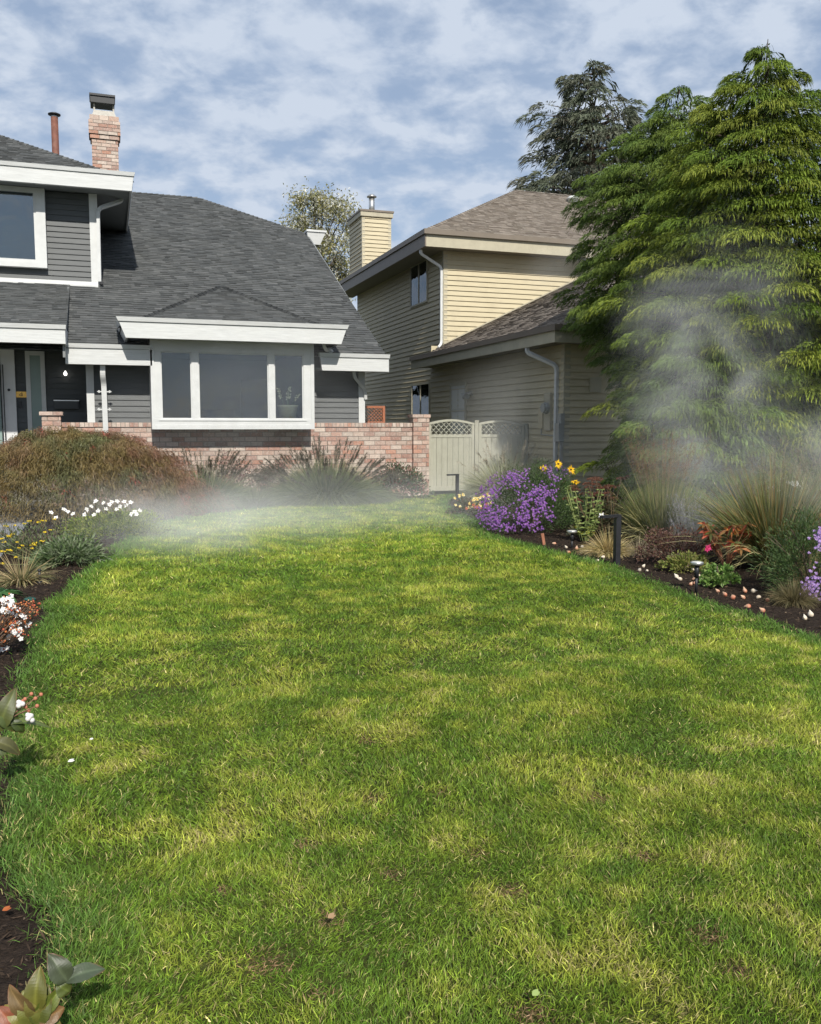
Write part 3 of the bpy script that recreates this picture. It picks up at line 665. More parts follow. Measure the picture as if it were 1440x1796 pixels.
# ================================================================== TAN HOUSE
TH=empty('tan_house',(12,25.65,0),'two storey tan lap sided house with brown shingle roofs behind the garden gate','house')
TP=[(.17,.145,.125),(.14,.12,.105),(.20,.175,.155),(.235,.205,.18),(.125,.105,.09),(.18,.16,.14)]
X1,Y1=9.85,25.65; XW,YF=9.449,17.27
siding('wall',M_tansiding,TH,'y',Y1,X1,22,2.5,7.05,.152,-1,.034)
siding('wall',M_tansiding,TH,'x',X1,Y1,35.4,0,7.05,.152,-1,.034)
siding('wall',M_tansiding,TH,'x',XW,YF,Y1,0,3.36,.152,-1,.034)
siding('wall',M_tansiding,TH,'y',YF,XW,12.2,0,3.36,.152,-1,.034)
g=Geo(); g.box((XW,Y1-.004,0),(X1+.05,Y1+.05,4.0)); g.build('wall_end',M_tansiding,TH); g=Geo(); g.box((22,YF,0),(22.1,36,7)); g.box((12.2,YF+.01,0),(22,YF+.1,3.36)); g.box((X1,35.4,0),(22,35.5,7)); g.build('wall_end',M_tansiding,TH)
# corner trims
g=Geo(); g.box((X1-.022,Y1-.022,3.8),(X1+.11,Y1-.001,7.05)); g.box((X1-.024,Y1-.001,3.8),(X1-.001,Y1+.1,7.05)); g.build('corner_trim',M_tantrim,TH)
g=Geo(); g.box((XW-.022,YF-.022,0),(XW+.13,YF-.001,3.36)); g.box((XW-.024,YF-.001,0),(XW-.001,YF+.12,3.36)); g.build('corner_trim',M_tantrim,TH)
# upper roof: eave rectangle X 9.05.., Y 25.05..36
EX,EY,EZ=9.05,25.05,7.30; UR=5.5; us=.53; USS=math.sqrt(1+us*us)
UW=14.5
rf=shingles('roof',M_tanroof,TH,(EX,EY,EZ),(1,0,0),(0,1,us),[(0,0),(UW,0),(UW-UR,UR*USS),(UR,UR*USS)],TP,course=.132,tab=.24)
shingles('roof',M_tanroof,TH,(EX,EY+2*UR,EZ),(0,-1,0),(1,0,us),[(0,0),(2*UR,0),(UR,UR*USS)],TP,course=.132,tab=.24)
g=Geo(); g.add([(EX,EY+2*UR,EZ),(EX+UW,EY+2*UR,EZ),(EX+UW-UR,EY+UR,EZ+us*UR),(EX+UR,EY+UR,EZ+us*UR)],[(0,1,2,3)],None,TP[0]); g.add([(EX+UW,EY,EZ),(EX+UW,EY+2*UR,EZ),(EX+UW-UR,EY+UR,EZ+us*UR)],None,[(0,1,2)],TP[0])
ridgecap(g,(EX,EY,EZ),(EX+UR,EY+UR,EZ+us*UR),TP,w=.2,step=.2); ridgecap(g,(EX+UR,EY+UR,EZ+us*UR),(EX+UW-UR,EY+UR,EZ+us*UR),TP,w=.2,step=.2)
g.build('ridge_caps',M_tanroof,rf)
# roof vent (white dome near the ridge)
g=Geo(); v=at_y(1005,337,29.6); g.lathe((v[0],29.6,EZ+us*4.55-.02),[(0.0,.0),(.2,.0),(.2,.12),(.26,.14),(.15,.24),(0,.26)],12); g.build('roof_vent',M_whiteplain,TH,True)
# fascias: brown gutter above, pale board below
def fasc_box(p,q,z0,z1,mt,name='fascia',w=.04,out=0):
    g=Geo(); x0,x1=sorted((p[0],q[0]));y0,y1=sorted((p[1],q[1])); g.box((x0,y0,z0),(x1,y1,z1)); return g.build(name,mt,TH)
za=at_y(760,433,EY)[2]; zm=at_y(760,412,EY)[2]; zt=at_y(760,405,EY)[2]
fasc_box((EX,EY-.04),(EX+UW,EY),za,zm,M_tantrim); fasc_box((EX-.09,EY-.13),(EX+UW,EY),zm+.002,zt+.03,M_brownfascia,'gutter')
fasc_box((EX-.04,EY-.04),(EX-.001,EY+2*UR),za+.0,zm,M_brownfascia); fasc_box((EX-.09,EY+.001),(EX-.001,EY+2*UR),zm+.002,zt+.03,M_brownfascia,'gutter')
fasc_box((EX,EY),(EX+UW,Y1-.03),za+.03,za+.05,M_tansoffit,'soffit'); fasc_box((EX,Y1-.028),(X1-.03,EY+2*UR),za+.03,za+.05,M_tansoffit,'soffit')
# lower wing roof
WX,WY,WZ=8.89,16.66,3.56; ws=.48; WS=math.sqrt(1+ws*ws); WR=5.7
wrf=shingles('roof',M_tanroof,TH,(WX,Y1-.02,WZ),(0,-1,0),(1,0,ws),[(0,0),(Y1-WY,0),(Y1-WY-WR,WR*WS),(0,WR*WS)],TP,course=.132,tab=.24)
shingles('roof',M_tanroof,TH,(WX,WY,WZ),(1,0,0),(0,1,ws),[(0,0),(2*WR,0),(WR,WR*WS)],TP,course=.132,tab=.24)
g=Geo(); ridgecap(g,(WX,WY,WZ),(WX+WR,WY+WR,WZ+ws*WR),TP,w=.2,step=.2); g.add([(WX+2*WR,WY,WZ),(WX+2*WR,Y1,WZ),(WX+WR,Y1,WZ+ws*WR),(WX+WR,WY+WR,WZ+ws*WR)],[(0,1,2,3)],None,TP[0]); g.build('ridge_caps',M_tanroof,wrf)
z0f=at_y(970,600,WY)[2]; z1f=at_y(970,580,WY)[2]; z2f=at_y(970,571,WY)[2]
fasc_box((WX,WY-.04),(WX+2*WR,WY),z0f,z1f,M_tantrim); fasc_box((WX-.09,WY-.13),(WX+2*WR,WY),z1f+.002,z2f+.02,M_brownfascia,'gutter')
fasc_box((WX-.04,WY-.04),(WX-.001,Y1+.15),z0f,z1f,M_tantrim); fasc_box((WX-.09,WY+.001),(WX-.001,Y1+.15),z1f+.002,z2f+.02,M_brownfascia,'gutter')
fasc_box((WX,WY),(12.2,YF-.03),z0f+.03,z0f+.05,M_tansoffit,'soffit'); fasc_box((WX,YF-.028),(XW-.03,Y1),z0f+.03,z0f+.05,M_tansoffit,'soffit')
# flashing along lower roof/wall
g=Geo(); g.beam((X1,Y1-.03,WZ+ws*(X1-WX)+.05),(WX+WR,Y1-.03,WZ+ws*WR+.05),.04,.05,(0,1,0)); g.build('flashing',M_tantrim,TH)
# chimney chase
cx0=9.36; cy0,cy1=32.97,34.75; cx1=at_y(685,400,cy0)[0]; ctop=at_x(635,379,cx0)[2]
g=Geo()
chm=siding('chimney',M_tansiding,TH,'y',cy0,cx0,cx1,7.4,ctop,.152,-1,.034)
siding('chimney_side',M_tansiding,chm,'x',cx0,cy0,cy1,7.4,ctop,.152,-1,.034)
g.box((cx0+.01,cy0+.07,7.4),(cx1,cy1,ctop)); g.box((cx0-.02,cy0-.022,7.4),(cx0+.10,cy0-.001,ctop)); g.box((cx1-.10,cy0-.022,7.4),(cx1+.02,cy0-.001,ctop)); g.box((cx0-.022,cy0-.001,7.4),(cx0-.001,cy0+.08,ctop)); g.box((cx0-.022,cy1-.08,7.4),(cx0-.001,cy1,ctop)); g.build('chimney_trim',M_tantrim,chm)
g=Geo(); g.box((cx0-.08,cy0-.08,ctop),(cx1+.08,cy1+.08,ctop+.17)); g.build('chimney_band',M_tantrim,chm)
g=Geo(); g.box((cx0-.11,cy0-.11,ctop+.172),(cx1+.11,cy1+.11,ctop+.24)); g.build('chimney_cap',M_brownfascia,chm)
fx=at_y(652,360,33.6)[0]; ft=at_y(652,346,33.6)[2]
g=Geo(); g.tube([(fx,33.6,ctop+.2),(fx,33.6,ft)],.11,14); g.build('flue_pipe',M_metal,chm,True)
g=Geo(); g.lathe((fx,33.6,ft),[(0,-.01),(.19,0),(.19,.03),(.10,.10),(0,.12)],14); g.build('flue_cap',M_metal,chm,True)
# windows, door
def WXp(x,y,X): return at_x(x,y,X)
a=WXp(722,500,X1);b=WXp(752,500,X1);zt_=WXp(735,461,X1)[2];zb_=WXp(735,536,X1)[2]
M_winframe=mat('bronze_frame',(.30,.28,.24),.5)
frame_window(TH,'x',X1-.014,-1,b[1],a[1],zb_,zt_,[(a[1]+b[1])/2],fw=.06,depth=.05,mframe=M_tantrim)
a=WXp(724,700,X1);b=WXp(756,700,X1);zt_=WXp(740,672,X1)[2];zb_=WXp(740,740,X1)[2]-.3
frame_window(TH,'x',X1-.014,-1,b[1],a[1],zb_,zt_,[(a[1]+b[1])/2],fw=.06,depth=.05,mframe=M_tantrim)
a=WXp(791,700,XW);b=WXp(820,700,XW);dt_=WXp(805,671,XW)[2]
g=Geo(); g.box((XW-.05,b[1],.5),(XW-.001,b[1]+.09,dt_)); g.box((XW-.05,a[1]-.09,.5),(XW-.001,a[1],dt_)); g.box((XW-.05,b[1]+.09,dt_-.09),(XW-.001,a[1]-.09,dt_)); sdn=g.build('side_door',M_tantrim,TH)
g=Geo(); g.box((XW-.03,b[1]+.09,.5),(XW-.015,a[1]-.09,dt_-.09)); pd=g.build('door_panel',mat('side_door_paint',(.52,.52,.50),.5),sdn)
g=Geo(); m_=(a[1]+b[1])/2
for (ya,yb) in ((b[1]+.18,m_-.05),(m_+.05,a[1]-.18)):
    for (z0_,z1_) in ((.7,1.25),(1.35,1.95),(2.05,dt_-.2)): g.box((XW-.036,ya,z0_),(XW-.031,yb,z1_))
g.build('door_moulding',mat('side_door_moulding',(.60,.60,.58),.5),sdn)
# flood light beside the door
c=WXp(829,690,XW); g=Geo(); g.tube([(XW,c[1],c[2]),(XW-.1,c[1],c[2])],.06,10); lf=g.build('flood_light',M_meter,TH)
g=Geo()
for s_ in (-.16,.16): g.tube([(XW-.09,c[1]+s_*.3,c[2]),(XW-.24,c[1]+s_,c[2]-.08)],[.05,.085],12)
g.build('lamp_head',M_meter,lf)
# downspouts
downspout('downspout',M_whiteplain,TH,[(EX+.02,EY+.5,za+.0),(EX+.02,EY+.5,za-.12),(X1-.06,Y1+.05,za-.45),(X1-.06,Y1+.05,WZ+.50),(X1-.22,Y1-.12,WZ+.38)],.042)
c=WXp(980,700,XW)
downspout('downspout',M_whiteplain,TH,[(WX+.02,c[1]+.5,z0f+.02),(WX+.02,c[1]+.5,z0f-.1),(XW-.06,c[1],z0f-.42),(XW-.06,c[1],.15),(XW-.14,c[1]-.1,.05)],.042)
# electric meter + boxes + conduits
c=WXp(966,722,XW); g=Geo(); g.box((XW-.09,c[1]-.13,c[2]-.42),(XW-.02,c[1]+.17,c[2]+.42)); em=g.build('electric_meter',M_tantrim,TH)
g=Geo(); g.tube([(XW-.09,c[1],c[2]+.08),(XW-.15,c[1],c[2]+.08)],.13,18); g.tube([(XW-.15,c[1],c[2]+.08),(XW-.21,c[1],c[2]+.08)],.105,18); g.build('meter_dial',M_meter,em)
g=Geo(); c3=WXp(953,730,XW); g.box((XW-.07,c3[1]-.09,c3[2]-.28),(XW-.02,c3[1]+.12,c3[2]+.18)); g.build('meter_panel',M_tansiding,em)
g=Geo(); c2_=WXp(990,735,XW); g.box((XW-.12,c2_[1]-.05,c2_[2]-.12),(XW-.02,c2_[1]+.09,c2_[2]+.12)); g.build('junction_box',M_meter,TH)
g=Geo(); c2_=WXp(988,758,XW); g.box((XW-.15,c2_[1]-.07,c2_[2]-.2),(XW-.02,c2_[1]+.12,c2_[2]+.2)); g.build('junction_box',M_meter,TH)
g=Geo(); g.tube([(XW-.05,c3[1],c3[2]-.28),(XW-.05,c3[1],c3[2]-.42),(XW-.05,c2_[1],c3[2]-.45),(XW-.05,c2_[1],.2)],.014,6)
for dy in (-.05,.0,.05): g.tube([(XW-.045,c2_[1]+dy,c2_[2]-.2),(XW-.045,c2_[1]+dy+.01,.1)],.011,6)
g.build('conduit',M_meter,TH)
# small vent box on wing front wall
a=at_y(1033,688,YF);b=at_y(1053,662,YF); g=Geo(); g.box((a[0],YF-.05,a[2]),(b[0],YF-.012,b[2])); g.build('wall_vent',M_tantrim,TH)

# ================================================================== GATE
GT=empty('garden_gate',(8.1,18.95,0),'pale khaki double garden gate with arched lattice tops between brick pillar and tan house','gate')
M_gate=mat('gate_paint',(.36,.355,.285),.6,var=.10,vscale=4,bump=.2,bscale=30,stretch=(8,8,1),dirt=((.25,.24,.19),.35,3))
gx0=pb+.03; gm=at_y(836,742,18.93)[0]; gx2=XW-.035
g=Geo(); g.box((gm-.045,18.92,-.03),(gm+.045,19.01,1.66)); g.box((gm-.055,18.91,1.66),(gm+.055,19.02,1.69)); g.build('post',M_gate,GT); g=Geo(); g.box((gx2-.09,18.92,-.03),(gx2,19.01,1.62)); g.build('post',M_gate,GT)
for (xa,xb,e0,e1) in ((gx0,gm-.055,1.60,1.60),(gm+.055,gx2-.10,1.60,1.56)):
    g=Geo(); g.box((xa,18.93,.05),(xa+.07,18.985,e0)); g.box((xb-.07,18.93,.05),(xb,18.985,e1)); g.box((xa+.07,18.932,1.30),(xb-.07,18.983,1.37)); g.box((xa+.07,18.932,.08),(xb-.07,18.983,.18))
    N=14; rise=.085
    def arc(t): return e0+(e1-e0)*t+rise*math.sin(math.pi*t)
    for i in range(N):
        ta,tb=i/N,(i+1)/N; x_a,x_b=xa+(xb-xa)*ta,xa+(xb-xa)*tb
        g.hexa([(x_a,18.92,arc(ta)-.02),(x_b,18.92,arc(tb)-.02),(x_b,19.0,arc(tb)-.02),(x_a,19.0,arc(ta)-.02),(x_a,18.92,arc(ta)+.03),(x_b,18.92,arc(tb)+.03),(x_b,19.0,arc(tb)+.03),(x_a,19.0,arc(ta)+.03)])
    leaf=g.build('gate_panel',M_gate,GT)
    g=Geo(); k=xa+.07; wB=.135
    while k<xb-.075:
        e=min(k+wB-.006,xb-.07); g.box((k,18.945,.18),(e,18.965,1.30)); k+=wB
    g.build('boards',M_gate,leaf)
    g=Geo()
    for k in np.arange(xa-.35,xb+.1,.125):
        for s_ in (-1,1):
            hgt=.33; x0_=k; p=np.array((x0_ if s_>0 else x0_+hgt,18.955+.012*s_,1.36)); q=np.array((x0_+hgt if s_>0 else x0_,18.955+.012*s_,1.36+hgt))
            pts=[p+(q-p)*t for t in np.linspace(0,1,23)]
            ok=[pt for pt in pts if xa+.06<pt[0]<xb-.06 and pt[2]<arc((pt[0]-xa)/(xb-xa))-.0]
            if len(ok)>2: g.beam(ok[0],ok[-1],.012,.038,(0,1,0))
    g.build('lattice',M_gate,leaf)
# ================================================================== LAWN
BARE=[tuple(at_z(x,y)[:2])+(r_,) for x,y,r_ in ((575,1610,.07),(470,1685,.10),(690,1530,.06),(655,1400,.06),(930,1780,.08),(900,1560,.07),(540,1480,.06),(1240,1640,.07),(1290,1700,.06),(390,1560,.05),(840,1495,.05),(1050,1400,.07),(650,1300,.08),(770,1390,.05),(560,1740,.06),(1130,1500,.06))]
def grass_field(y0,y1,dens,L,W,seg,seed,wedge=True):
    r=np.random.default_rng(seed); n=int((y1-y0)*7.5*dens)
    Y=r.uniform(y0,y1,n); X=r.uniform(-.9,7.6,n)
    ll,lr=lawn_left(Y),lawn_right(Y)
    edge=.045*np.abs(r.normal(size=n))
    k=(X>ll-edge)&(X<lr+edge)&(X<Y*1.25+.6)
    X,Y=X[k],Y[k];n=len(X);ll,lr=ll[k],lr[k]
    ed=np.minimum(X-ll,lr-X)                       # distance to the border: long tufts there
    edf=np.clip(1-ed/.28,0,1)
    a=vnoise(X*1.15,Y*1.15,31,3); b=vnoise(X*2.9+5,Y*2.9,32,3); c=vnoise(X*7,Y*7,33,2); dd=vnoise(X*.45,Y*.45,34,2)
    yel=np.clip((a*.20+b*.35+c*.45-.49)*2.8+.46-edf*.6+r.normal(size=n)*.16,0,1)[:,None]
    dry=np.clip((c*.6+b*.4-.60)*6,0,1)*np.clip((9-Y)/5,0.12,1)
    dark=np.array((.085,.165,.018)); mid=np.array((.155,.235,.024)); yl=np.array((.33,.36,.055)); st=np.array((.46,.40,.17))
    t=yel; C=np.where(t<.5, dark+(mid-dark)*t*2, mid+(yl-mid)*(t-.5)*2)
    isdry=(r.random(n)<(.02+.05*np.clip((7-Y)/4,0,1)+.30*dry))[:,None]
    blu=np.clip(edf*.8,0,1)[:,None]; C=C*(1-blu)+np.array((.075,.155,.030))*blu
    C=np.where(isdry,st*r.uniform(.6,1.15,(n,1)),C)
    for (bx,by,br) in BARE:
        f=np.clip(1-np.hypot(X-bx,Y-by)/br,0,1); isb=(r.random(n)<f*.9)[:,None]; C=np.where(isb,np.array((.23,.15,.08))*r.uniform(.5,1.3,(n,1)),C); a=a-f*.9
    C=C*np.exp(r.normal(size=(n,1))*.34)*(.98+.42*dd[:,None])
    lx=(vnoise(X*3.2,Y*3.2,35,3)-.5)*1.5; ly=(vnoise(X*3.2+9,Y*3.2+3,36,3)-.5)*1.5
    up=np.maximum(r.uniform(.55,1.25,n)*(.75+.8*a),.12)
    D=np.stack([lx+r.normal(size=n)*.62,ly+r.normal(size=n)*.62,up],1)
    Ln=L*r.uniform(.55,1.3,n)*(.80+.4*b)*np.clip(1+a*.6,.45,1.4)*.82*(1+.75*edf*r.random(n))
    Wd=W*r.uniform(.7,1.3,n)
    hump=.02*(vnoise(X*1.6,Y*1.6,37,2)-.5)
    B=np.stack([X,Y,hump-.008],1)
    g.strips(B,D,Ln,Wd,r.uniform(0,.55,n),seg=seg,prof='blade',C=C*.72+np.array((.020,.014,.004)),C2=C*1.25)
g=Geo()
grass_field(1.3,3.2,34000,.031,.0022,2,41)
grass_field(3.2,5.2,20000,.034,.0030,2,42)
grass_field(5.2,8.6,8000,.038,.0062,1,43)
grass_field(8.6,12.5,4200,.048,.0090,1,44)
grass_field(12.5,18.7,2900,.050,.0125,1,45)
tag(g.build('lawn_grass',M_grass),'short lawn of mottled green and yellow grass','grass',kind='stuff')

# ================================================================== PLANT HELPERS
def pick(pal,n,j=.25):
    p=np.array(pal,float); i=rng.integers(0,len(p),n); return p[i]*rng.uniform(1-j,1+j,(n,1))
def gz(x,y): return float(soilz(np.array([x]),np.array([y]))[0])
def tuft(parent,c,n,h,spread,w,pal,droop=.5,name='blades',seg=4,base=.10,mt=None,minup=.55,squash=(1,1)):
    a=rng.uniform(0,2*math.pi,n); rr=np.sqrt(rng.random(n))
    B=np.stack([c[0]+base*rr*np.cos(a)*squash[0],c[1]+base*rr*np.sin(a)*squash[1],np.full(n,c[2]-.02)],1)
    k=rr*spread
    D=np.stack([np.cos(a)*k*squash[0]+rng.normal(size=n)*.07,np.sin(a)*k*squash[1]+rng.normal(size=n)*.07,np.full(n,1.0)],1)
    D/=np.linalg.norm(D,axis=1,keepdims=True)
    L=h*rng.uniform(minup,1.08,n)*(1+.18*rr)
    g=Geo(); g.strips(B,D,L,w*rng.uniform(.6,1.3,n),droop*rr*rng.uniform(.5,1.4,n),seg=seg,prof='blade',C=pick(pal,n))
    return g.build(name,mt or M_leaf,parent)
def plumes(parent,c,n,h,spread,pl,pw,pal,droop=.45,stemc=(.25,.24,.12),fuzz=26,amin=0,squash=(1,1),name='plume',base=.0):
    g=Geo();gs=Geo(); c0=np.array(c,float)
    a=rng.uniform(0,2*math.pi,n); rr=np.sqrt(rng.uniform(amin,1,n))
    for i in range(n):
        d=np.array((math.cos(a[i])*spread*rr[i]*squash[0],math.sin(a[i])*spread*rr[i]*squash[1],1.));d/=np.linalg.norm(d)
        L=h*rng.uniform(.85,1.12); dr=droop*rr[i]*.5; c=c0+np.array((math.cos(a[i]),math.sin(a[i])*.6,0))*base*rr[i]
        def pt(t): p=np.array(c)+d*L*t; p[2]-=dr*L*t*t; return p
        gs.strips([c],d,L,.006,dr,seg=4,C=stemc)
        t0=1-pl/L; ts=rng.uniform(t0,1.0,fuzz); PP=np.array([pt(t) for t in ts]); tg=pt(1.0)-pt(.9); tg/=np.linalg.norm(tg)
        DD=tg+rng.normal(size=(fuzz,3))*.42
        fade=np.sin(np.clip((ts-t0)/(1-t0),0.05,.97)*math.pi)**.6
        g.strips(PP,DD,pw*2.0*(.4+fade),pw*.28,.1,seg=1,C=pick(pal,fuzz,.3))
    gs.build('flower_stem',M_stem,parent)
    return g.build(name,M_leaf,parent)
def bush(parent,c,rad,n,ll,lw,pal,name='foliage',K=26,lump=.28,prof='leaf',seg=2,droop=.25,out=.8,inner=.35,mt=None,up=.3,zmin=0.0,palfn=None):
    """leaves on lumpy shells round many sub-centres inside an ellipsoid sitting on c"""
    th=rng.uniform(0,2*math.pi,K);cz=rng.uniform(zmin,1,K);q=np.sqrt(np.clip(1-cz**2,0,1)); f=rng.uniform(.55,.9,K)[:,None]
    cc=np.stack([np.cos(th)*q,np.sin(th)*q,cz],1)*f
    i=rng.integers(0,K,n); v=rng.normal(size=(n,3)); v/=np.linalg.norm(v,axis=1,keepdims=True)
    r_=lump*rng.uniform(inner,1,n)[:,None]
    P_=cc[i]+v*r_
    ok=P_[:,2]>-.02; P_=P_[ok]; v=v[ok]; n=len(P_)
    Nn=P_/ (np.linalg.norm(P_,axis=1,keepdims=True)+1e-6)
    D=Nn*out+v*.6+rng.normal(size=(n,3))*.35; D[:,2]+=up
    W=P_*np.array(rad)+np.array(c)
    C=pick(pal,n) if palfn is None else palfn(P_,n)
    g=Geo(); g.strips(W,D,ll*rng.uniform(.6,1.2,n),lw*rng.uniform(.7,1.2,n),droop*rng.random(n),seg=seg,prof=prof,C=C)
    return g.build(name,mt or M_leaf,parent)
def twigs(parent,c,rad,n,pal=((.10,.07,.05),),name='stem',r=.006):
    g=Geo()
    for i in range(n):
        a=rng.uniform(0,6.28);k=rng.uniform(.2,.85);tz=rng.uniform(.5,.9)
        e=np.array(c)+np.array((math.cos(a)*k*rad[0],math.sin(a)*k*rad[1],tz*rad[2])); m=(np.array(c)+e)/2+rng.normal(size=3)*.04; m[2]+=.05
        b=np.array(c)+np.array((math.cos(a)*.03,math.sin(a)*.03,-.03))
        g.tube([b,m,e],[r*1.3,r,r*.5],5,C=pal[i%len(pal)])
    return g.build(name,M_stem,parent)
def flowers(parent,pts,nrm,pr,k,pal,ccol,cr=None,name='flower',w=.55,jit=.25):
    g=Geo(); pts=np.array(pts,float); single=len(pts)<=40
    for p,nn in zip(pts,nrm):
        if single: g=Geo()
        nn=np.array(nn,float);nn/=np.linalg.norm(nn); a=np.cross(nn,(.3,.2,1.)) ; a/=np.linalg.norm(a); b=np.cross(nn,a)
        an=np.arange(k)*2*math.pi/k+rng.uniform(0,6); D=a[None]*np.cos(an)[:,None]+b[None]*np.sin(an)[:,None]+nn*.25+rng.normal(size=(k,3))*.1
        g.strips(np.tile(p,(k,1)),D,pr*rng.uniform(.8,1.1,k),pr*w,rng.uniform(-.1,.3,k),seg=2,prof='leaf',C=pick(pal,k,jit),side=np.cross(D,nn))
        if cr:
            g.lathe(p+nn*.002-np.array((0,0,cr*.3)),[(0,0),(cr,cr*.3),(cr*.8,cr*.9),(0,cr*1.1)],6,C=ccol)
        if single: g.build(name,M_petal,parent)
    if not single: g.build('flower_head' if name=='flower' else name,M_petal,parent)

# ================================================================== LEFT BED
# weeping laceleaf maple: a wide mound of thread-like drooping leaves
mc=(-.62,16.25,0)
mp_=empty('laceleaf_maple',mc,'wide weeping mound of feathery rusty brown and olive leaves in front of the grey house','shrub')
g=Geo(); n=125000
th=rng.uniform(0,2*math.pi,n);u=rng.random(n)**.8
RX,RY,RZ=2.15,1.35,1.46
q=np.sin(u*math.pi/2*1.02);hgt=np.cos(u*math.pi/2)
lmp=1+.30*(vnoise(th*3.2+4,u*7,51,3)-.5)*2*np.clip(u*2.5,0,1)+.05*rng.normal(size=n)
sh=np.where(rng.random(n)<.3,rng.uniform(.55,.9,n),rng.uniform(.86,1.0,n))
x=np.cos(th)*q*RX*lmp*sh; y=np.sin(th)*q*RY*lmp*sh; z=.02+(RZ+.02)*(np.clip(hgt,0,1)**.75)*(1+.10*(vnoise(th*2+1,u*5,52,2)-.5)*2)*sh
asym=np.clip(1-(x/RX-.1)**2*.12,.6,1); z*=asym
ts_=vnoise(x*1.9+20,z*3.2+y*1.3,53,3); ts2=vnoise(x*5+2,z*6+y*4,54,2)
olive=np.array((.20,.15,.058));rust=np.array((.22,.12,.075));grn=np.array((.14,.145,.06));red=np.array((.36,.08,.055))
w1=np.clip((ts_-.40)*5,0,1)[:,None];C=olive*(1-w1)+grn*w1
edge=np.clip((np.abs(x)/RX+z/RZ*.7-.75)*1.8+(ts2-.5)*2,0,1)[:,None];C=C*(1-edge)+rust*edge
C=np.where((ts2*ts_>.44)[:,None]&(rng.random(n)<.5)[:,None],red,C)*rng.uniform(.55,1.5,(n,1))
D=np.stack([x/RX*.9,y/RY*.9,.10+.0*z],1)+rng.normal(size=(n,3))*.62
B=np.stack([x+mc[0],y+mc[1],z],1)
g.strips(B,D,rng.uniform(.04,.095,n),rng.uniform(.006,.011,n),rng.uniform(.3,1.2,n),seg=3,prof='leaf',C=C)
g.build('foliage',M_leaf,mp_)
g=Geo()
for i in range(16):
    a=i*.41*2.4;k=rng.uniform(.5,1.5); g.tube([(mc[0],mc[1],-.05),(mc[0]+.1*math.cos(a),mc[1]+.1*math.sin(a),.6),(mc[0]+k*.5*math.cos(a),mc[1]+k*.4*math.sin(a),1.05),(mc[0]+k*math.cos(a)*1.0,mc[1]+k*.6*math.sin(a),.95)],[.05,.035,.022,.01],6)
g.build('branch',M_bark,mp_)

FG=[(.105,.145,.055),(.15,.185,.075),(.075,.10,.04),(.19,.21,.10)]
FP=[(.115,.10,.07),(.15,.13,.095),(.085,.08,.055)]
c=(1.75,17.3,0)
t=empty('fountain_grass',c,'dark plumed fountain grass leaning against the brick wall right of the rusty maple','ornamental grass','fountain grasses along the wall')
tuft(t,c,6500,1.02,1.25,.011,FG,droop=.95,base=.45,squash=(1,.6)); plumes(t,c,85,1.22,.85,.32,.040,FP,amin=.05,fuzz=40,base=.3)
c=(4.20,17.55,0)
t=empty('fountain_grass',c,'broad dark plumed fountain grass clump at the middle of the brick wall','ornamental grass','fountain grasses along the wall')
tuft(t,c,16000,1.08,1.7,.011,FG,droop=.85,base=.75,squash=(1,.6)); plumes(t,c,230,1.30,1.25,.30,.036,FP,amin=.0,droop=.42,fuzz=44,base=.55)
c=(7.95,17.0,0)
t=empty('fountain_grass',c,'pale fountain grass with drooping plumes in front of the garden gate','ornamental grass','fountain grasses along the wall')
tuft(t,c,5200,1.20,1.25,.009,[(.40,.42,.28),(.30,.33,.20),(.46,.44,.30)],droop=.7,base=.25); plumes(t,c,70,1.45,1.0,.32,.036,[(.38,.34,.27),(.44,.40,.31)],amin=.1)

def shrub(name,label,cat,c,rad,n,ll,lw,pal,group=None,stems=8,**kw):
    t=empty(name,c,label,cat,group); bush(t,c,rad,n,ll,lw,pal,**kw); twigs(t,c,rad,stems); return t
shrub('barberry_shrub','loose reddish purple shrub at the wall foot, near the left dark fountain grass','shrub',(2.35,17.95,0),(.55,.4,1.02),2600,.05,.022,[(.16,.055,.055),(.11,.05,.04),(.08,.08,.04)],K=24,up=.6)
shrub('barberry_shrub','low dull red and grey green shrub touching the left side of the middle fountain grass','shrub',(3.05,17.75,0),(.55,.4,.85),2600,.06,.018,[(.14,.07,.06),(.10,.10,.06),(.075,.08,.05)],K=24,up=.6)
c=(2.7,17.2,0); t=empty('grass_tuft',c,'thin grey green grass tuft low at the wall foot between the two dark fountain grasses','ornamental grass'); tuft(t,c,700,.62,.9,.008,[(.16,.18,.10),(.12,.13,.08)],droop=.6,base=.15)
shrub('rose_shrub','leafy green and red tinted shrub at the foot of the brick pillar beside the gate','shrub',(5.85,17.75,0),(.75,.45,.78),4200,.065,.032,[(.065,.10,.04),(.05,.08,.03),(.16,.055,.045),(.09,.12,.05)],K=34,up=.3)
c=(1.25,15.75,0); shrub('low_perennial','low reddish green plant on the bare soil between maple and lawn','plant',c,(.33,.22,.17),420,.07,.035,[(.17,.09,.04),(.12,.17,.04),(.2,.13,.05)],K=12,stems=5)

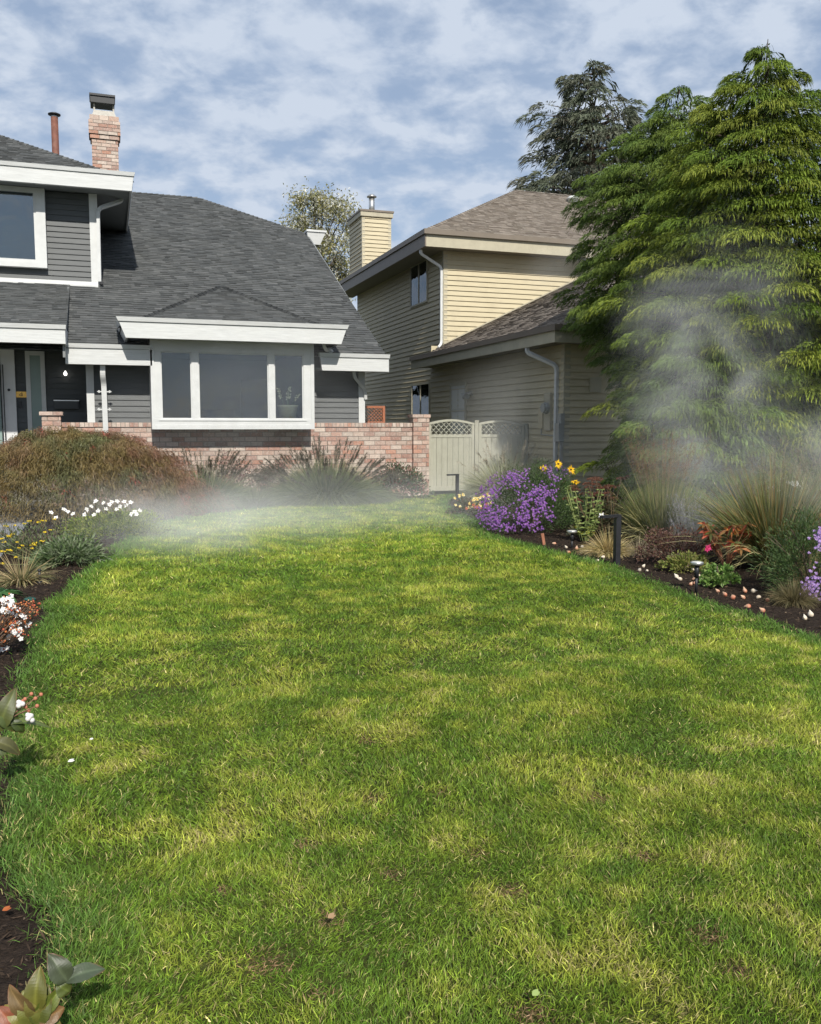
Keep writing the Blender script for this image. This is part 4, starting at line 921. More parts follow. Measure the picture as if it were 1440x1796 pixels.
# white flowering plant
c=(.12,13.3,0)
t=empty('white_flower_plant',c,'yellow green leafy plant topped with white five petalled flowers on the left bed','flowering plant')
bush(t,c,(.85,.60,.34),8800,.045,.018,[(.22,.28,.04),(.14,.20,.035),(.30,.33,.07),(.07,.11,.02)],K=60,lump=.26,up=.5)
pts=[];nr=[];gs=Geo()
for (px_,py_) in [(168,879),(182,882),(196,880),(205,879),(152,893),(165,903),(148,903),(128,901),(112,893),(119,897),(90,899),(192,885),(218,880),(222,886),(229,881),(210,888),(186,893),(236,897),(245,896),(240,902),(231,901),(172,896),(205,893),(98,908),(160,888)]:
    q=at_y(px_,py_,12.9+rng.uniform(0,.6)); pts.append(q); nr.append((rng.normal()*.4,-1,.5+rng.random()*.6)); gs.tube([(q[0]+rng.normal()*.08,c[1]+rng.normal()*.1,.12),q],.004,4,C=(.13,.10,.04))
gs.build('flower_stem',M_stem,t); flowers(t,pts,nr,.042,5,[(.86,.84,.82)],(.5,.45,.1),.008,w=.8,jit=.05)

# yellow yarrow and its grey leaves
c=(-.62,10.95,0)
t=empty('yarrow_plant',c,'grey green leafed plant with small flat yellow flower heads beside the paved path','flowering plant')
bush(t,(-.45,10.85,0),(.42,.42,.24),2600,.11,.022,[(.14,.19,.09),(.20,.24,.14),(.09,.14,.05)],K=34,lump=.34,up=.35,droop=.5)
bush(t,(-.95,11.5,0),(.5,.6,.34),2200,.07,.016,[(.12,.13,.08),(.10,.14,.05),(.16,.13,.09)],name='lower_foliage',K=30,lump=.3,up=.7)
gy=Geo();gs=Geo()
for (px_,py_,w_) in [(58,956,.06),(73,950,.045),(62,953,.04),(4,968,.05),(17,966,.035),(28,978,.03),(14,941,.03),(2,946,.035),(22,938,.03),(78,934,.035),(66,917,.03),(76,914,.03),(52,915,.03),(43,919,.03),(28,922,.028),(12,923,.03),(95,911,.028),(34,962,.025),(40,958,.03),(8,952,.03),(88,930,.02),(55,963,.035),(30,952,.02),(3,990,.04),(18,943,.025)]:
    q=at_y(px_,py_,10.75+(965-py_)*.02+rng.uniform(0,.3))
    gy=Geo()
    for k in range(8):
        o=rng.normal(size=3)*(w_*.4,w_*.4,w_*.10); gy.lathe(q+o,[(0,0),(w_*.30,.002),(w_*.26,.011),(0,.015)],6,C=np.array((.75,.56,.04))*rng.uniform(.7,1.1))
    gy.build('flower_head',M_petal,t); gs.tube([(c[0]+(q[0]-c[0])*.5,q[1]+.1,.02),q],.004,4,C=(.16,.18,.08))
gs.build('flower_stem',M_stem,t)

# blond spiky tuft + broad strap leaves at the frame edge
c=(-.86,9.55,0); t=empty('sedge_tuft',c,'spiky straw and green sedge tuft below the yellow flowers at the left edge','ornamental grass'); tuft(t,c,420,.46,1.5,.009,[(.42,.33,.18),(.16,.17,.07),(.30,.25,.12)],droop=.9,base=.08)
c=(-1.0,8.75,0); t=empty('strap_leaf_plant',c,'plant with broad dark green strap leaves at the left picture edge','plant'); g=Geo(); a=rng.uniform(0,6.28,26); g.strips(np.tile((c[0],c[1],0),(26,1)),np.stack([np.cos(a),np.sin(a),np.full(26,.8)],1),.42,.05,.8,seg=5,prof='leaf',C=pick([(.05,.14,.05),(.07,.17,.05)],26)); g.build('foliage',M_glossleaf,t)

# foreground shrubs: white blossoms and orange buds, glossy leaves
GL=[(.055,.09,.022),(.09,.13,.025),(.20,.06,.03),(.13,.10,.03)]
def leaf_blades(g,p,dirs,L,W,pal):
    n=len(dirs); g.strips(np.tile(p,(n,1)),dirs,L*rng.uniform(.8,1.15,n),W*rng.uniform(.85,1.1,n),rng.uniform(.05,.3,n),seg=8,prof='leaf',C=pick(pal,n,.2),side=np.cross(dirs,(0,0,1.))+rng.normal(size=(n,3))*.15)
def broadleaf(g,a,d,L,W,nrm,C,edge=(.30,.09,.05),curl=.22,fold=.22):
    d=np.array(d,float)/np.linalg.norm(d); s=np.cross(d,nrm); s/=np.linalg.norm(s); u=np.cross(s,d)
    if u@np.array(nrm)<0: u=-u
    nu,nv=16,8; V=[];Cc=[]; ph=rng.uniform(0,6); ec=np.array(edge)*.75; C=np.array(C,float)*.66
    for i in range(nu+1):
        t=i/nu; w=W*.5*(math.sin(math.pi*min(1,t**.85*1.0))**.75)*(1 if t<.98 else .3)+.0012
        for j in range(-nv//2,nv//2+1):
            q=j/(nv/2); ser=1+.03*math.sin(t*60+ph)*abs(q)
            P=np.array(a)+d*L*t+s*w*q*ser+u*(fold*w*abs(q)+.10*L*math.sin(math.pi*t)-curl*L*t*t+.0012*math.sin(t*11+ph+q*3))
            m=max(0,1-abs(q)*7); vein=.14*max(0,math.cos((t*9-abs(q)*1.2)*math.pi*2))**6
            k=np.clip((abs(q)-.72)*2.6+(t-.86)*3,0,1)*.75; V.append(P); Cc.append(C*(1+m*.55+vein+.15*math.sin(t*5+ph))*(1-k)+ec*k)
    n1=nv+1; F=[(i*n1+j,i*n1+j+1,(i+1)*n1+j+1,(i+1)*n1+j) for i in range(nu) for j in range(nv)]
    g.add(V,F,None,np.array(Cc))
def ball(g,p,r,C):
    g.lathe((p[0],p[1],p[2]-r),[(0,0),(r*.7,r*.25),(r,r),(r*.75,r*1.7),(0,r*2.05)],8,C=C)
c=(-.88,6.55,0)
t=empty('blossom_shrub',c,'shrub with dense clusters of white blossoms and orange buds beside the lawn edge','shrub','glossy leafed shrubs along the near left edge')
gs=Geo();gf=Geo();gl=Geo();gb=Geo()
for (px_,py_,k) in [(8,1052,2),(20,1062,3),(30,1072,2),(28,1100,3),(44,1090,1),(48,1062,0),(57,1060,0),(60,1064,0),(14,1085,0),(22,1092,0),(35,1058,0),(8,1100,0),(16,1112,0),(3,1130,2),(6,1075,1),(38,1110,1),(50,1075,0),(26,1082,0)]:
    for rep in range(2):
        q=at_y(px_+rng.normal()*4,py_+rng.normal()*4,6.45+rng.normal()*.05)
        gs.tube([(c[0]+.05,c[1],.0),(c[0]+(q[0]-c[0])*.6,q[1],q[2]*.6),q],[.006,.004,.0025],5,C=(.13,.08,.05))
        for j in range(k*2): 
            o=q+rng.normal(size=3)*.017
            nn=np.array((rng.normal()*.5,-1,.5)); an=np.arange(5)*1.257; a_=np.cross(nn,(0,0,1.)); a_/=np.linalg.norm(a_); b_=np.cross(nn,a_)/np.linalg.norm(nn)
            D=a_[None]*np.cos(an)[:,None]+b_[None]*np.sin(an)[:,None]; gf.strips(np.tile(o,(5,1)),D,.019,.017,0,seg=3,prof='leaf',C=pick([(.88,.86,.84)],5,.05),side=np.cross(D,nn))
        for j in range(6): ball(gb,q+rng.normal(size=3)*.022,rng.uniform(.0045,.008),np.array([(.62,.22,.08),(.55,.14,.08),(.72,.40,.18),(.30,.10,.05)][rng.integers(4)]))
for k in range(26):
    p=np.array((c[0]+rng.uniform(-.12,.16),c[1]-.1+rng.normal()*.08,rng.uniform(.12,.30))); d=rng.normal(size=(4,3)); d[:,2]=np.abs(d[:,2])*.4; leaf_blades(gl,p,d,.075,.028,[(.05,.09,.03),(.07,.11,.03),(.24,.07,.06)])
for k in range(10): ball(gb,at_y(rng.uniform(20,62),rng.uniform(1070,1110),6.5),.006,(.5,.2,.1))
gs.build('stem',M_stem,t);gf.build('blossom',M_petal,t);gl.build('foliage',M_glossleaf,t);gb.build('bud',M_petal,t,True)

c=(-.62,4.05,0)
t=empty('blossom_shrub',c,'glossy dark leaves with a few orange buds and two white blossoms at left edge','shrub','glossy leafed shrubs along the near left edge')
gs=Geo();gf=Geo();gl=Geo();gb=Geo()
hub=at_y(-6,1275,4.0)
gs.tube([(c[0]-.1,4.05,0),(hub[0]-.02,4.02,hub[2]*.5),hub],[.009,.008,.005],6,C=(.12,.07,.05))
def lf(px0,py0,px1,py1,W,col,Y=4.0,dY=0.0,up=(0.1,-1,.6),G=None):
    G=G or gl
    a=at_y(px0,py0,Y);b=at_y(px1,py1,Y+dY);d=b-a;L=np.linalg.norm(d)
    broadleaf(G,a,d,L,W*1.05,np.array(up,float),col)
lf(-6,1275,90,1262,.042,(.14,.19,.05),4.0,.03,(0.1,-.35,1)); lf(-6,1285,24,1210,.075,(.11,.13,.03)); lf(-10,1245,40,1282,.07,(.10,.14,.03)); lf(-12,1300,38,1318,.06,(.12,.12,.04),up=(0,-.7,1)); lf(-12,1320,15,1300,.07,(.09,.12,.03)); lf(20,1262,44,1285,.04,(.06,.09,.02))
st0=at_y(5,1268,4.0)
for (px_,py_) in [(55,1217),(72,1218),(44,1226),(62,1225),(45,1240),(50,1246),(65,1238),(35,1237),(40,1230)]:
    q=at_y(px_,py_,4.0+rng.normal()*.01); gs.tube([st0,(st0+q)/2+(0,0,.006),q],[.003,.002,.0015],5,C=(.20,.11,.07)); g_=Geo(); ball(g_,q,.0085,(.60,.24,.15)); g_.build('bud',M_petal,t,True)
for (px_,py_) in [(35,1234),(52,1257)]:
    q=at_y(px_,py_,3.98); gf=Geo()
    for k in range(6): ball(gf,q+rng.normal(size=3)*.006,.011,(.85,.82,.80))
    gf.build('blossom',M_petal,t,True)
gs.build('stem',M_stem,t);gl.build('foliage',M_glossleaf,t)

c=(-.42,2.40,0)
t=empty('photinia_shrub',c,'broad glossy green leaves with red edges in the bottom left corner','shrub','glossy leafed shrubs along the near left edge')
gs=Geo();gl=Geo();YY=2.2
def l2(x0,y0,x1,y1,W,col,up,dY=0): lf(x0,y0,x1,y1,W,col,YY,dY,up,gl)
l2(118,1722,88,1676,.050,(.085,.105,.055),(.2,-1,.5)); l2(112,1722,184,1692,.042,(.10,.13,.075),(.1,-.6,1),.02); l2(100,1726,125,1742,.035,(.11,.14,.03),(0,-1,.6))
l2(62,1775,66,1703,.050,(.17,.17,.03),(-.2,-1,.3)); l2(60,1780,12,1738,.045,(.20,.13,.05),(-.5,-1,.3)); l2(62,1780,108,1738,.040,(.16,.20,.03),(.5,-1,.3)); l2(55,1792,8,1768,.038,(.24,.22,.04),(-.5,-1,.7)); l2(66,1790,112,1770,.04,(.22,.12,.04),(.4,-1,.5)); l2(58,1800,40,1745,.045,(.20,.21,.04),(0,-1,.4)); l2(64,1800,82,1735,.045,(.13,.15,.03),(0,-1,.5)); l2(50,1805,-5,1790,.05,(.35,.12,.05),(0,-1,.6)); l2(62,1800,110,1800,.05,(.16,.19,.04),(0,-.8,.8)); l2(62,1790,60,1720,.045,(.19,.17,.04),(.1,-1,.1))
l2(30,1800,-4,1770,.045,(.30,.10,.05),(0,-1,.4))
h=at_y(60,1800,YY+.02);h2=at_y(105,1724,YY+.01)
gs.tube([(c[0]+.02,c[1]-.1,-.02),h,at_y(62,1775,YY)],[.008,.006,.004],6,C=(.12,.08,.04)); gs.tube([h,h2],[.005,.003],6,C=(.15,.12,.05))
gs.build('stem',M_stem,t);gl.build('foliage',M_glossleaf,t)

# sprinkler heads and the irrigation cap
def sprinkler(x,y,label,hh=.10):
    t=empty('sprinkler_head',(x,y,gz(x,y)),label,'sprinkler','pop up sprinklers in the beds'); z=gz(x,y)
    g=Geo(); g.tube([(x,y,z-.03),(x,y,z+.03)],.028,14); g.tube([(x,y,z+.03),(x,y,z+hh)],.013,12); g.build('riser',M_black,t,True)
    g=Geo(); g.lathe((x,y,z+hh),[(0,0),(.018,0),(.02,.012),(.012,.022),(0,.024)],12); g.build('nozzle',M_black,t,True)
q=at_z(70,1022,0); sprinkler(q[0],q[1],'small black pop up sprinkler spraying mist at the left edge of the lawn',.12)
q=at_z(52,1048,0); g=Geo(); g.lathe((q[0],q[1],gz(q[0],q[1])),[(.05,-.03),(.055,.018),(.045,.026),(0,.027)],16); g.box((q[0]-.012,q[1]-.03,gz(q[0],q[1])+.022),(q[0]+.012,q[1]+.03,gz(q[0],q[1])+.034)); tag(g.build('irrigation_cap',mat('green_plastic',(.012,.07,.055),.4),None,False),'dark green plastic valve cap sunk in the soil near the left sprinkler','valve cap')

# ================================================================== RIGHT BED
# purple aster: leafy mound, flower drifts in clumps
def aster(label,c,rad,nl,drifts,fpal,nf=34,fr=.017,leafpal=((.045,.085,.025),(.07,.12,.035),(.10,.15,.05))):
    t=empty('purple_aster',c,label,'flowering bush','purple asters in the right bed')
    bush(t,c,rad,nl,.05,.009,leafpal,K=70,lump=.25,up=.35); twigs(t,c,rad,14)
    pts=[];nr=[]
    for (dx,dy,dz,s) in drifts:
        for k in range(int(nf*s)):
            o=np.array((dx,dy,dz))+rng.normal(size=3)*.062*s**.5; o=o/np.linalg.norm(o)*rng.uniform(.97,1.10)
            if o[2]<.04: continue
            pts.append(np.array(c)+o*np.array(rad)); nr.append(o+rng.normal(size=3)*.35+np.array((0,-.3,.3)))
    flowers(t,pts,nr,fr,7,fpal,(.65,.45,.08),.0035,w=.42,jit=.3); return t
AP_=[(.23,.09,.40),(.30,.12,.45),(.17,.06,.33),(.35,.17,.47)]
ac=(6.12,12.15,0)
# drifts given in the bush's own unit sphere: seen from the lawn, spread like the photo
dr=[]
for (px_,py_,s) in [(862,850,1.6),(890,845,1.6),(915,842,1.4),(870,868,1.5),(850,862,1.2),(855,885,1.2),(860,908,2.2),(880,905,2.0),(872,920,1.2),(930,872,1.4),(950,862,1.2),(940,868,1),(965,870,1),(918,895,1.0),(935,900,1.1),(950,893,.9),(915,912,.9),(900,928,.7),(940,925,.8),(962,905,.6),(848,900,.9),(905,855,.7),(990,832,1.0),(962,832,.9),(890,925,.6),(925,920,.6),(900,840,.9),(948,885,.6),(975,850,.4)]:
    lo,hi=None,None
    q=None
    for Yt in np.arange(11.0,13.2,.03):
        p=(at_y(px_,py_,Yt)-np.array(ac))/np.array((.92,.75,.98))
        if np.linalg.norm(p)<1: q=p;break
    if q is None:
        best=min((np.linalg.norm((at_y(px_,py_,Yt)-np.array(ac))/np.array((.92,.75,.98))),Yt) for Yt in np.arange(11,13.2,.05))[1]; q=(at_y(px_,py_,best)-np.array(ac))/np.array((.92,.75,.98)); 
    dr.append((*q,s))
aster('large mound of purple asters on the lawn edge in front of the gate grass',ac,(.92,.75,.98),15000,dr,AP_,nf=36,fr=.021)
ac2=(6.28,6.55,0)
dr2=[(rng.normal()*.6,-.8+rng.normal()*.3,abs(rng.normal())*.6,1.1) for _ in range(26)]
aster('pale purple asters veiled by mist at the right edge of the picture',ac2,(.62,.5,.80),9000,dr2,[(.40,.26,.60),(.46,.33,.66),(.34,.2,.52)],nf=34,fr=.019)

# black eyed susans
c=(6.9,12.5,0); t=empty('rudbeckia_plant',c,'three yellow black eyed flowers rising behind the purple asters','flowering plant')
pts=[at_y(952,822,12.3),at_y(979,814,12.35),at_y(1001,824,12.3),at_y(1009,846,12.2)]
gs=Geo(); [gs.tube([(c[0]+rng.normal()*.06,c[1],.0),(p[0]*.5+c[0]*.5,12.45,p[2]*.6),p],.005,5,C=(.07,.10,.03)) for p in pts]; gs.build('flower_stem',M_stem,t)
flowers(t,pts,[(-.2,-1,.7),(.1,-1,.5),(.2,-1,.4),(-.2,-.6,1)],.085,11,[(.85,.50,.02),(.9,.58,.03)],(.045,.02,.012),.022,w=.38,jit=.1); bush(t,c,(.3,.25,.9),500,.09,.03,[(.05,.09,.03),(.07,.11,.03)],K=16)
# small yellow bedding by the L light
c=(6.02,14.35,0); t=empty('chrysanthemum_plant',c,'low cream and yellow flowers over rusty red blooms left of the purple asters','flowering plant')
bush(t,c,(.42,.3,.30),1500,.05,.022,[(.06,.09,.03),(.10,.12,.04),(.14,.07,.04)],K=22)
pts=[];nr=[]
for k in range(30): pts.append(np.array(c)+(rng.uniform(-.40,.40),-.22+rng.normal()*.06,rng.uniform(.14,.38))); nr.append((0,-1,.6+rng.normal()*.3))
flowers(t,pts,nr,.034,8,[(.80,.66,.25),(.75,.5,.08),(.8,.74,.45)],(.5,.3,.05),.008,w=.6)
pts=[np.array(c)+(.08+rng.normal()*.10,-.27,.14+rng.normal()*.035) for k in range(14)]; flowers(t,pts,[(0,-1,.5)]*14,.035,9,[(.42,.11,.05),(.5,.16,.06)],(.3,.1,.03),.008,w=.6,name='rusty_flower')

# sedum with rusty heads
c=(6.75,11.1,0); t=empty('sedum_plant',c,'sedum with flat rusty brown flower heads right of the purple asters','plant')
bush(t,c,(.55,.42,.50),1700,.075,.036,[(.07,.08,.04),(.10,.09,.045)],K=26)
gs=Geo()
for k in range(30):
    g=Geo(); p=np.array(c)+(rng.uniform(-.55,.62),rng.uniform(-.4,.3),rng.uniform(.42,.80)); R_=rng.uniform(.055,.085)
    gs.tube([(c[0]+(p[0]-c[0])*.4,p[1],.05),p],.006,5,C=(.14,.09,.05)); n=150; v=rng.normal(size=(n,3)); v/=np.linalg.norm(v,axis=1,keepdims=True); v[:,2]=np.abs(v[:,2])*.45
    g.strips(p+v*R_,v+rng.normal(size=(n,3))*.4,.016,.011,0,seg=1,C=pick([(.21,.085,.055),(.26,.115,.07),(.15,.06,.04)],n)); g.build('flower_head',M_petal,t)
gs.build('flower_stem',M_stem,t)
# light green perennial
c=(6.12,10.55,0); t=empty('leafy_perennial',c,'upright pale green leafy stems yellowing at the base behind the first round solar light','plant')
g=Geo();gs=Geo()
for k in range(22):
    a=rng.uniform(0,6.28);e=np.array(c)+(math.cos(a)*.26,math.sin(a)*.2,rng.uniform(.35,.74)); b=np.array(c)+(math.cos(a)*.05,math.sin(a)*.05,0); gs.tube([b,(b+e)/2,e],.005,5,C=(.20,.24,.08))
    for s_ in np.linspace(.15,1,9):
        p=b+(e-b)*s_; an=rng.uniform(0,6.28,3); D=np.stack([np.cos(an),np.sin(an),np.full(3,.45)],1); g.strips(np.tile(p,(3,1)),D,.075*(1.25-.5*s_),.026,.35,seg=3,prof='leaf',C=pick([(.20,.27,.08),(.14,.20,.06),(.30,.34,.12)] if s_>.3 else [(.42,.38,.05),(.2,.26,.07)],3))
gs.build('stem',M_stem,t); g.build('foliage',M_leaf,t)
# single white anemone
c=(6.35,9.9,0); q=at_y(1055,904,9.9); t=empty('anemone',(q[0]+.05,9.9,gz(q[0]+.05,9.9)),'single white flower on a thin stem between the sedum and the black garden light','flowering plant')
g=Geo(); g.tube([(q[0]+.05,9.9,0),(q[0]+.02,9.9,q[2]*.5),q],.003,5,C=(.10,.11,.04)); g.build('stem',M_stem,t); flowers(t,[q],[(-.2,-1,.4)],.045,5,[(.85,.85,.85)],(.6,.5,.1),.008,w=.7,jit=.03)

DR=[(.48,.37,.17),(.40,.30,.13),(.55,.45,.24),(.30,.27,.10)]
c=(5.82,9.45,0); t=empty('straw_grass',c,'straw coloured grass tuft behind the tall black garden light','ornamental grass'); tuft(t,c,1500,.40,1.9,.007,DR,droop=1.0,base=.13)
c=(6.15,9.30,0); t=empty('straw_grass',c,'sparse grey straw grass tuft right of the tall black garden light','ornamental grass'); tuft(t,c,700,.36,1.9,.006,[(.36,.30,.20),(.28,.25,.17)],droop=1.0,base=.13)
def tallgrass(label,c,n,h,spread,pal,ph,pn,ppal,w=.011,gname='tall clumping grasses in the right bed',mist=False):
    t=empty('tall_grass',c,label,'ornamental grass',gname)
    tuft(t,c,n,h,spread,w,pal,droop=.42,base=.16,seg=5,minup=.5)
    tuft(t,c,int(n*.12),h*1.05,spread*1.9,w*.9,[(.45,.40,.20),(.36,.34,.15)],droop=.75,base=.16,seg=6,name='arching_blades')
    # airy seed heads
    g=Geo()
    a=rng.uniform(0,6.28,pn);k=spread*.75*np.sqrt(rng.random(pn)); D=np.stack([np.cos(a)*k,np.sin(a)*k,np.ones(pn)],1); D/=np.linalg.norm(D,axis=1,keepdims=True); L=ph*rng.uniform(.78,1.05,pn)
    g.strips(np.tile(c,(pn,1)),D,L,.004,.03,seg=3,C=(.26,.22,.11))
    m=30; tt=rng.uniform(.66,1,(pn,m)); PP=(np.array(c)+D[:,None,:]*(L[:,None]*tt)[...,None]).reshape(-1,3); DD=np.repeat(D,m,axis=0)+rng.normal(size=(pn*m,3))*.55
    g.strips(PP,DD,rng.uniform(.03,.10,pn*m),.0035,.2,seg=1,C=pick(ppal,pn*m)); g.build('seed_head',M_leaf,t); return t
TG=[(.12,.15,.045),(.16,.19,.06),(.22,.23,.08),(.09,.115,.03),(.30,.27,.11)]
tallgrass('tall upright green grass with hazy brown seed heads in front of the conifers',(6.80,9.75,0),2400,1.02,.55,TG,1.56,130,[(.22,.13,.07),(.17,.10,.055),(.27,.17,.10)])
tallgrass('wide tall grass clump with orange tinged blades near the right edge',(7.0,7.9,0),3000,1.28,.75,TG+[(.34,.20,.06)],1.45,80,[(.25,.20,.12),(.2,.16,.09)])
tallgrass('misty tall grass partly cut by the right picture edge',(8.6,8.6,0),1800,1.35,.8,TG,1.6,70,[(.25,.21,.13),(.2,.17,.10)])
# russian sage
c=(6.80,9.15,0); t=empty('silver_sage',c,'silvery twiggy plant with faint lavender tips in front of the tall grass','plant')
g=Geo()
for k in range(120):
    a=rng.uniform(0,6.28);sp_=.34*math.sqrt(rng.random()); e=np.array(c)+(math.cos(a)*sp_,math.sin(a)*sp_*.8,rng.uniform(.45,.88)*(1-.5*sp_)); b=np.array(c)+(math.cos(a)*.05,math.sin(a)*.05,0); m_=(b+e)/2+rng.normal(size=3)*.03; g.tube([b,m_,e],[.003,.002,.001],3,C=(.34,.33,.30),cap=False)
    n=26;s_=rng.uniform(.45,1,n)[:,None]; PP=m_+(e-m_)*(s_*2-1).clip(0,1)+rng.normal(size=(n,3))*.008; D=np.array((0,0,.6))+rng.normal(size=(n,3))*.8; g.strips(PP,D,rng.uniform(.015,.06,n),.0035,0,seg=1,C=pick([(.38,.39,.37),(.28,.30,.26),(.33,.29,.44),(.2,.22,.17)],n))
g.build('foliage',M_leaf,t)
# spirea like brownish shrub
shrub('spirea_shrub','low shrub with brown purple leaf tips over yellow green leaves at the lawn edge','shrub',(6.12,8.55,0),(.46,.36,.44),3000,.035,.018,[(.15,.07,.06),(.18,.11,.07),(.11,.06,.05)],K=34,up=.6,zmin=.25,stems=18)
shrub('low_perennial','low yellow green leaved plant at the foot of the brown purple shrub','plant',(5.95,8.05,0),(.34,.22,.20),1400,.04,.022,[(.20,.22,.05),(.14,.18,.04),(.26,.25,.08)],K=20)
# red leaved peony
c=(6.3,7.85,0); t=empty('peony_plant',c,'red and orange autumn leaved plant between the round solar light and the tall grass','plant')
g=Geo();gs=Geo()
for k in range(24):
    a=rng.uniform(0,6.28);e=np.array(c)+(math.cos(a)*rng.uniform(.05,.33),math.sin(a)*.25,rng.uniform(.22,.56)); gs.tube([c,(np.array(c)+e)/2+(0,0,.03),e],.005,5,C=(.30,.12,.06)); n=9; D=rng.normal(size=(n,3)); D[:,2]=D[:,2]*.4+.1; g.strips(np.tile(e,(n,1)),D,.105,.034,.4,seg=4,prof='leaf',C=pick([(.42,.09,.04),(.30,.07,.04),(.22,.12,.04),(.48,.18,.05),(.10,.11,.03)],n))
gs.build('stem',M_stem,t); g.build('foliage',M_leaf,t); q=at_y(1240,962,7.7); flowers(t,[q,q+(.02,0,.01)],[(0,-1,.3)]*2,.04,8,[(.55,.04,.16)],(.5,.05,.1),.012)
shrub('coral_bells','small bright green lobed leaf plant beside the round solar light post','plant',(5.72,7.22,0),(.26,.20,.17),900,.045,.034,[(.16,.27,.06),(.10,.19,.04),(.24,.33,.10)],K=16,stems=6)
c=(5.72,6.22,0); t=empty('fescue_tuft',c,'small brown green tuft of fine grass on the dark soil at the lower right','ornamental grass'); tuft(t,c,1300,.30,1.2,.004,[(.17,.14,.07),(.22,.18,.09),(.12,.11,.05)],droop=.8,base=.07)
c=(6.65,7.0,0); t=empty('sedge_tuft',c,'loose brownish arching sedge between the red leaved plant and the small fescue','ornamental grass'); tuft(t,c,320,.55,1.6,.009,[(.28,.17,.08),(.18,.16,.07),(.36,.26,.12)],droop=1.0,base=.08)
# dark shrubs behind
shrub('dark_shrub','dark red leaved shrub behind the sedum','shrub',(7.9,12.2,0),(.75,.5,.80),3600,.05,.024,[(.10,.035,.035),(.06,.03,.025),(.05,.06,.03)],K=34)
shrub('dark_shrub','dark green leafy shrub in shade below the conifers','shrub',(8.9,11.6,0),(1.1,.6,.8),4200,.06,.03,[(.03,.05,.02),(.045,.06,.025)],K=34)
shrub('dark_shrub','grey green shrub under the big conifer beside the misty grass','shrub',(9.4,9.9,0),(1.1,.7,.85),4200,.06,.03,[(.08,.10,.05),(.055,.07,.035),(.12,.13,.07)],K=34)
t=empty('bare_twig_shrub',(8.3,12.8,0),'dark bare twiggy shrub before the tan corner wall','shrub'); g=Geo()
for k in range(26):
    a=rng.uniform(0,6.28); d=np.array((math.cos(a)*.55,math.sin(a)*.4,1.0)); p=np.array((8.3,12.8,0.)); L=rng.uniform(.7,1.25); q=p+d*L*.6+(0,0,.1); e=q+(d+rng.normal(size=3)*.35)*L*.35; g.tube([p,q,e],[.008,.005,.002],4,C=(.07,.05,.035)); n=16; s_=rng.random((n,1)); g.strips(q+(e-q)*s_,rng.normal(size=(n,3)),.05,.014,.1,seg=1,C=pick([(.06,.06,.035),(.09,.07,.045)],n))
g.build('stem',M_stem,t)

# garden lights
def lshape(xb,yb,h,w,armdir,label,ba=.16):
    z=gz(xb,yb)-.02; t=empty('path_light',(xb,yb,z),label,'garden light','black garden lights in the right bed')
    g=Geo(); g.box((xb-w/2,yb-w/2,z),(xb+w/2,yb+w/2,h)); g.build('post',M_black,t)
    g=Geo(); d=np.array(armdir,float); e=np.array((xb,yb,h+.014))+d*ba; s=np.array((xb,yb,h+.014))-d*w*.5; g.beam(s,e,w,.028); g.build('lamp_head',M_black,t); return t
lshape(6.32,15.7,.62,.055,(-.95,-.3,0),'slim black L shaped path light at the far end of the right bed',.24)
lshape(5.50,8.75,.52,.062,(-.97,-.25,0),'thick black L shaped garden light in front of the straw grass',.26)
def solar(px_,py_,h,label,rr):
    q=at_z(px_,py_,0); x,y=q[0],q[1]; t=empty('solar_light',(x,y,-.02),label,'solar light','round solar lights in the right bed')
    g=Geo(); g.tube([(x,y,-.03),(x,y,h*.5)],.014,10); g.tube([(x,y,h*.5),(x,y,h)],.022,12); g.build('stake',M_black,t,True)
    g=Geo(); g.lathe((x,y,h),[(0,0),(rr*.8,.0),(rr,.012),(rr,.026),(rr*.92,.034)],24); g.build('rim',M_metal,t,False)
    g=Geo(); g.lathe((x,y,h+.028),[(rr*.93,0),(rr*.6,.008),(0,.011)],24); g.build('lens',M_solar,t,True)
solar(1003,960,.185,'round solar light with a thin stake in front of the pale green leafy stems',.068)
solar(1221,1034,.235,'round solar light on a thick black stake left of the bright green lobed plant',.062)
# stake
q=at_z(954,952,0); g=Geo(); g.hexa([(q[0]-.02,q[1]-.015,-.03),(q[0]+.02,q[1]-.015,-.03),(q[0]+.02,q[1]+.01,-.03),(q[0]-.02,q[1]+.01,-.03),(q[0]-.05,q[1]-.015,.12),(q[0]-.01,q[1]-.015,.13),(q[0]-.01,q[1]+.01,.13),(q[0]-.05,q[1]+.01,.12)]); tag(g.build('wooden_stake',mat('weathered_wood',(.28,.12,.07),.8,var=.3,vscale=20),None),'short leaning reddish wooden stake at the lawn edge by the asters','stake')

# tulip bulbs laid out on the soil
def bulb_obj(col,tip,label,grp):
    g=Geo(); prof=[(0,0),(.014,.001),(.024,.012),(.026,.024),(.020,.038),(.010,.050),(.004,.060),(0,.066)]
    k=14; V=[];C=[]
    for r_,z_ in prof:
        for j in range(k):
            a=2*math.pi*j/k; rr_=.9*r_*(1+.08*math.sin(2*a)); V.append((rr_*math.cos(a),rr_*math.sin(a),z_)); f=min(1,z_/.06); C.append(np.array(col)*(1-f)+np.array(tip)*f)
    m=len(prof); F=[(i*k+j,i*k+(j+1)%k,(i+1)*k+(j+1)%k,(i+1)*k+j) for i in range(m-1) for j in range(k)]
    g.add(V,F,None,np.array(C)); o=g.build('flower_bulb',M_bulb,None,True); return tag(o,label,'bulb',grp)
OB=bulb_obj((.40,.13,.07),(.60,.42,.28),'orange brown flower bulb lying on the dark soil beside the lawn','orange brown bulbs on the soil')
WB=bulb_obj((.52,.42,.30),(.66,.60,.50),'cream white flower bulb lying on the dark soil beside the lawn','cream white bulbs on the soil')
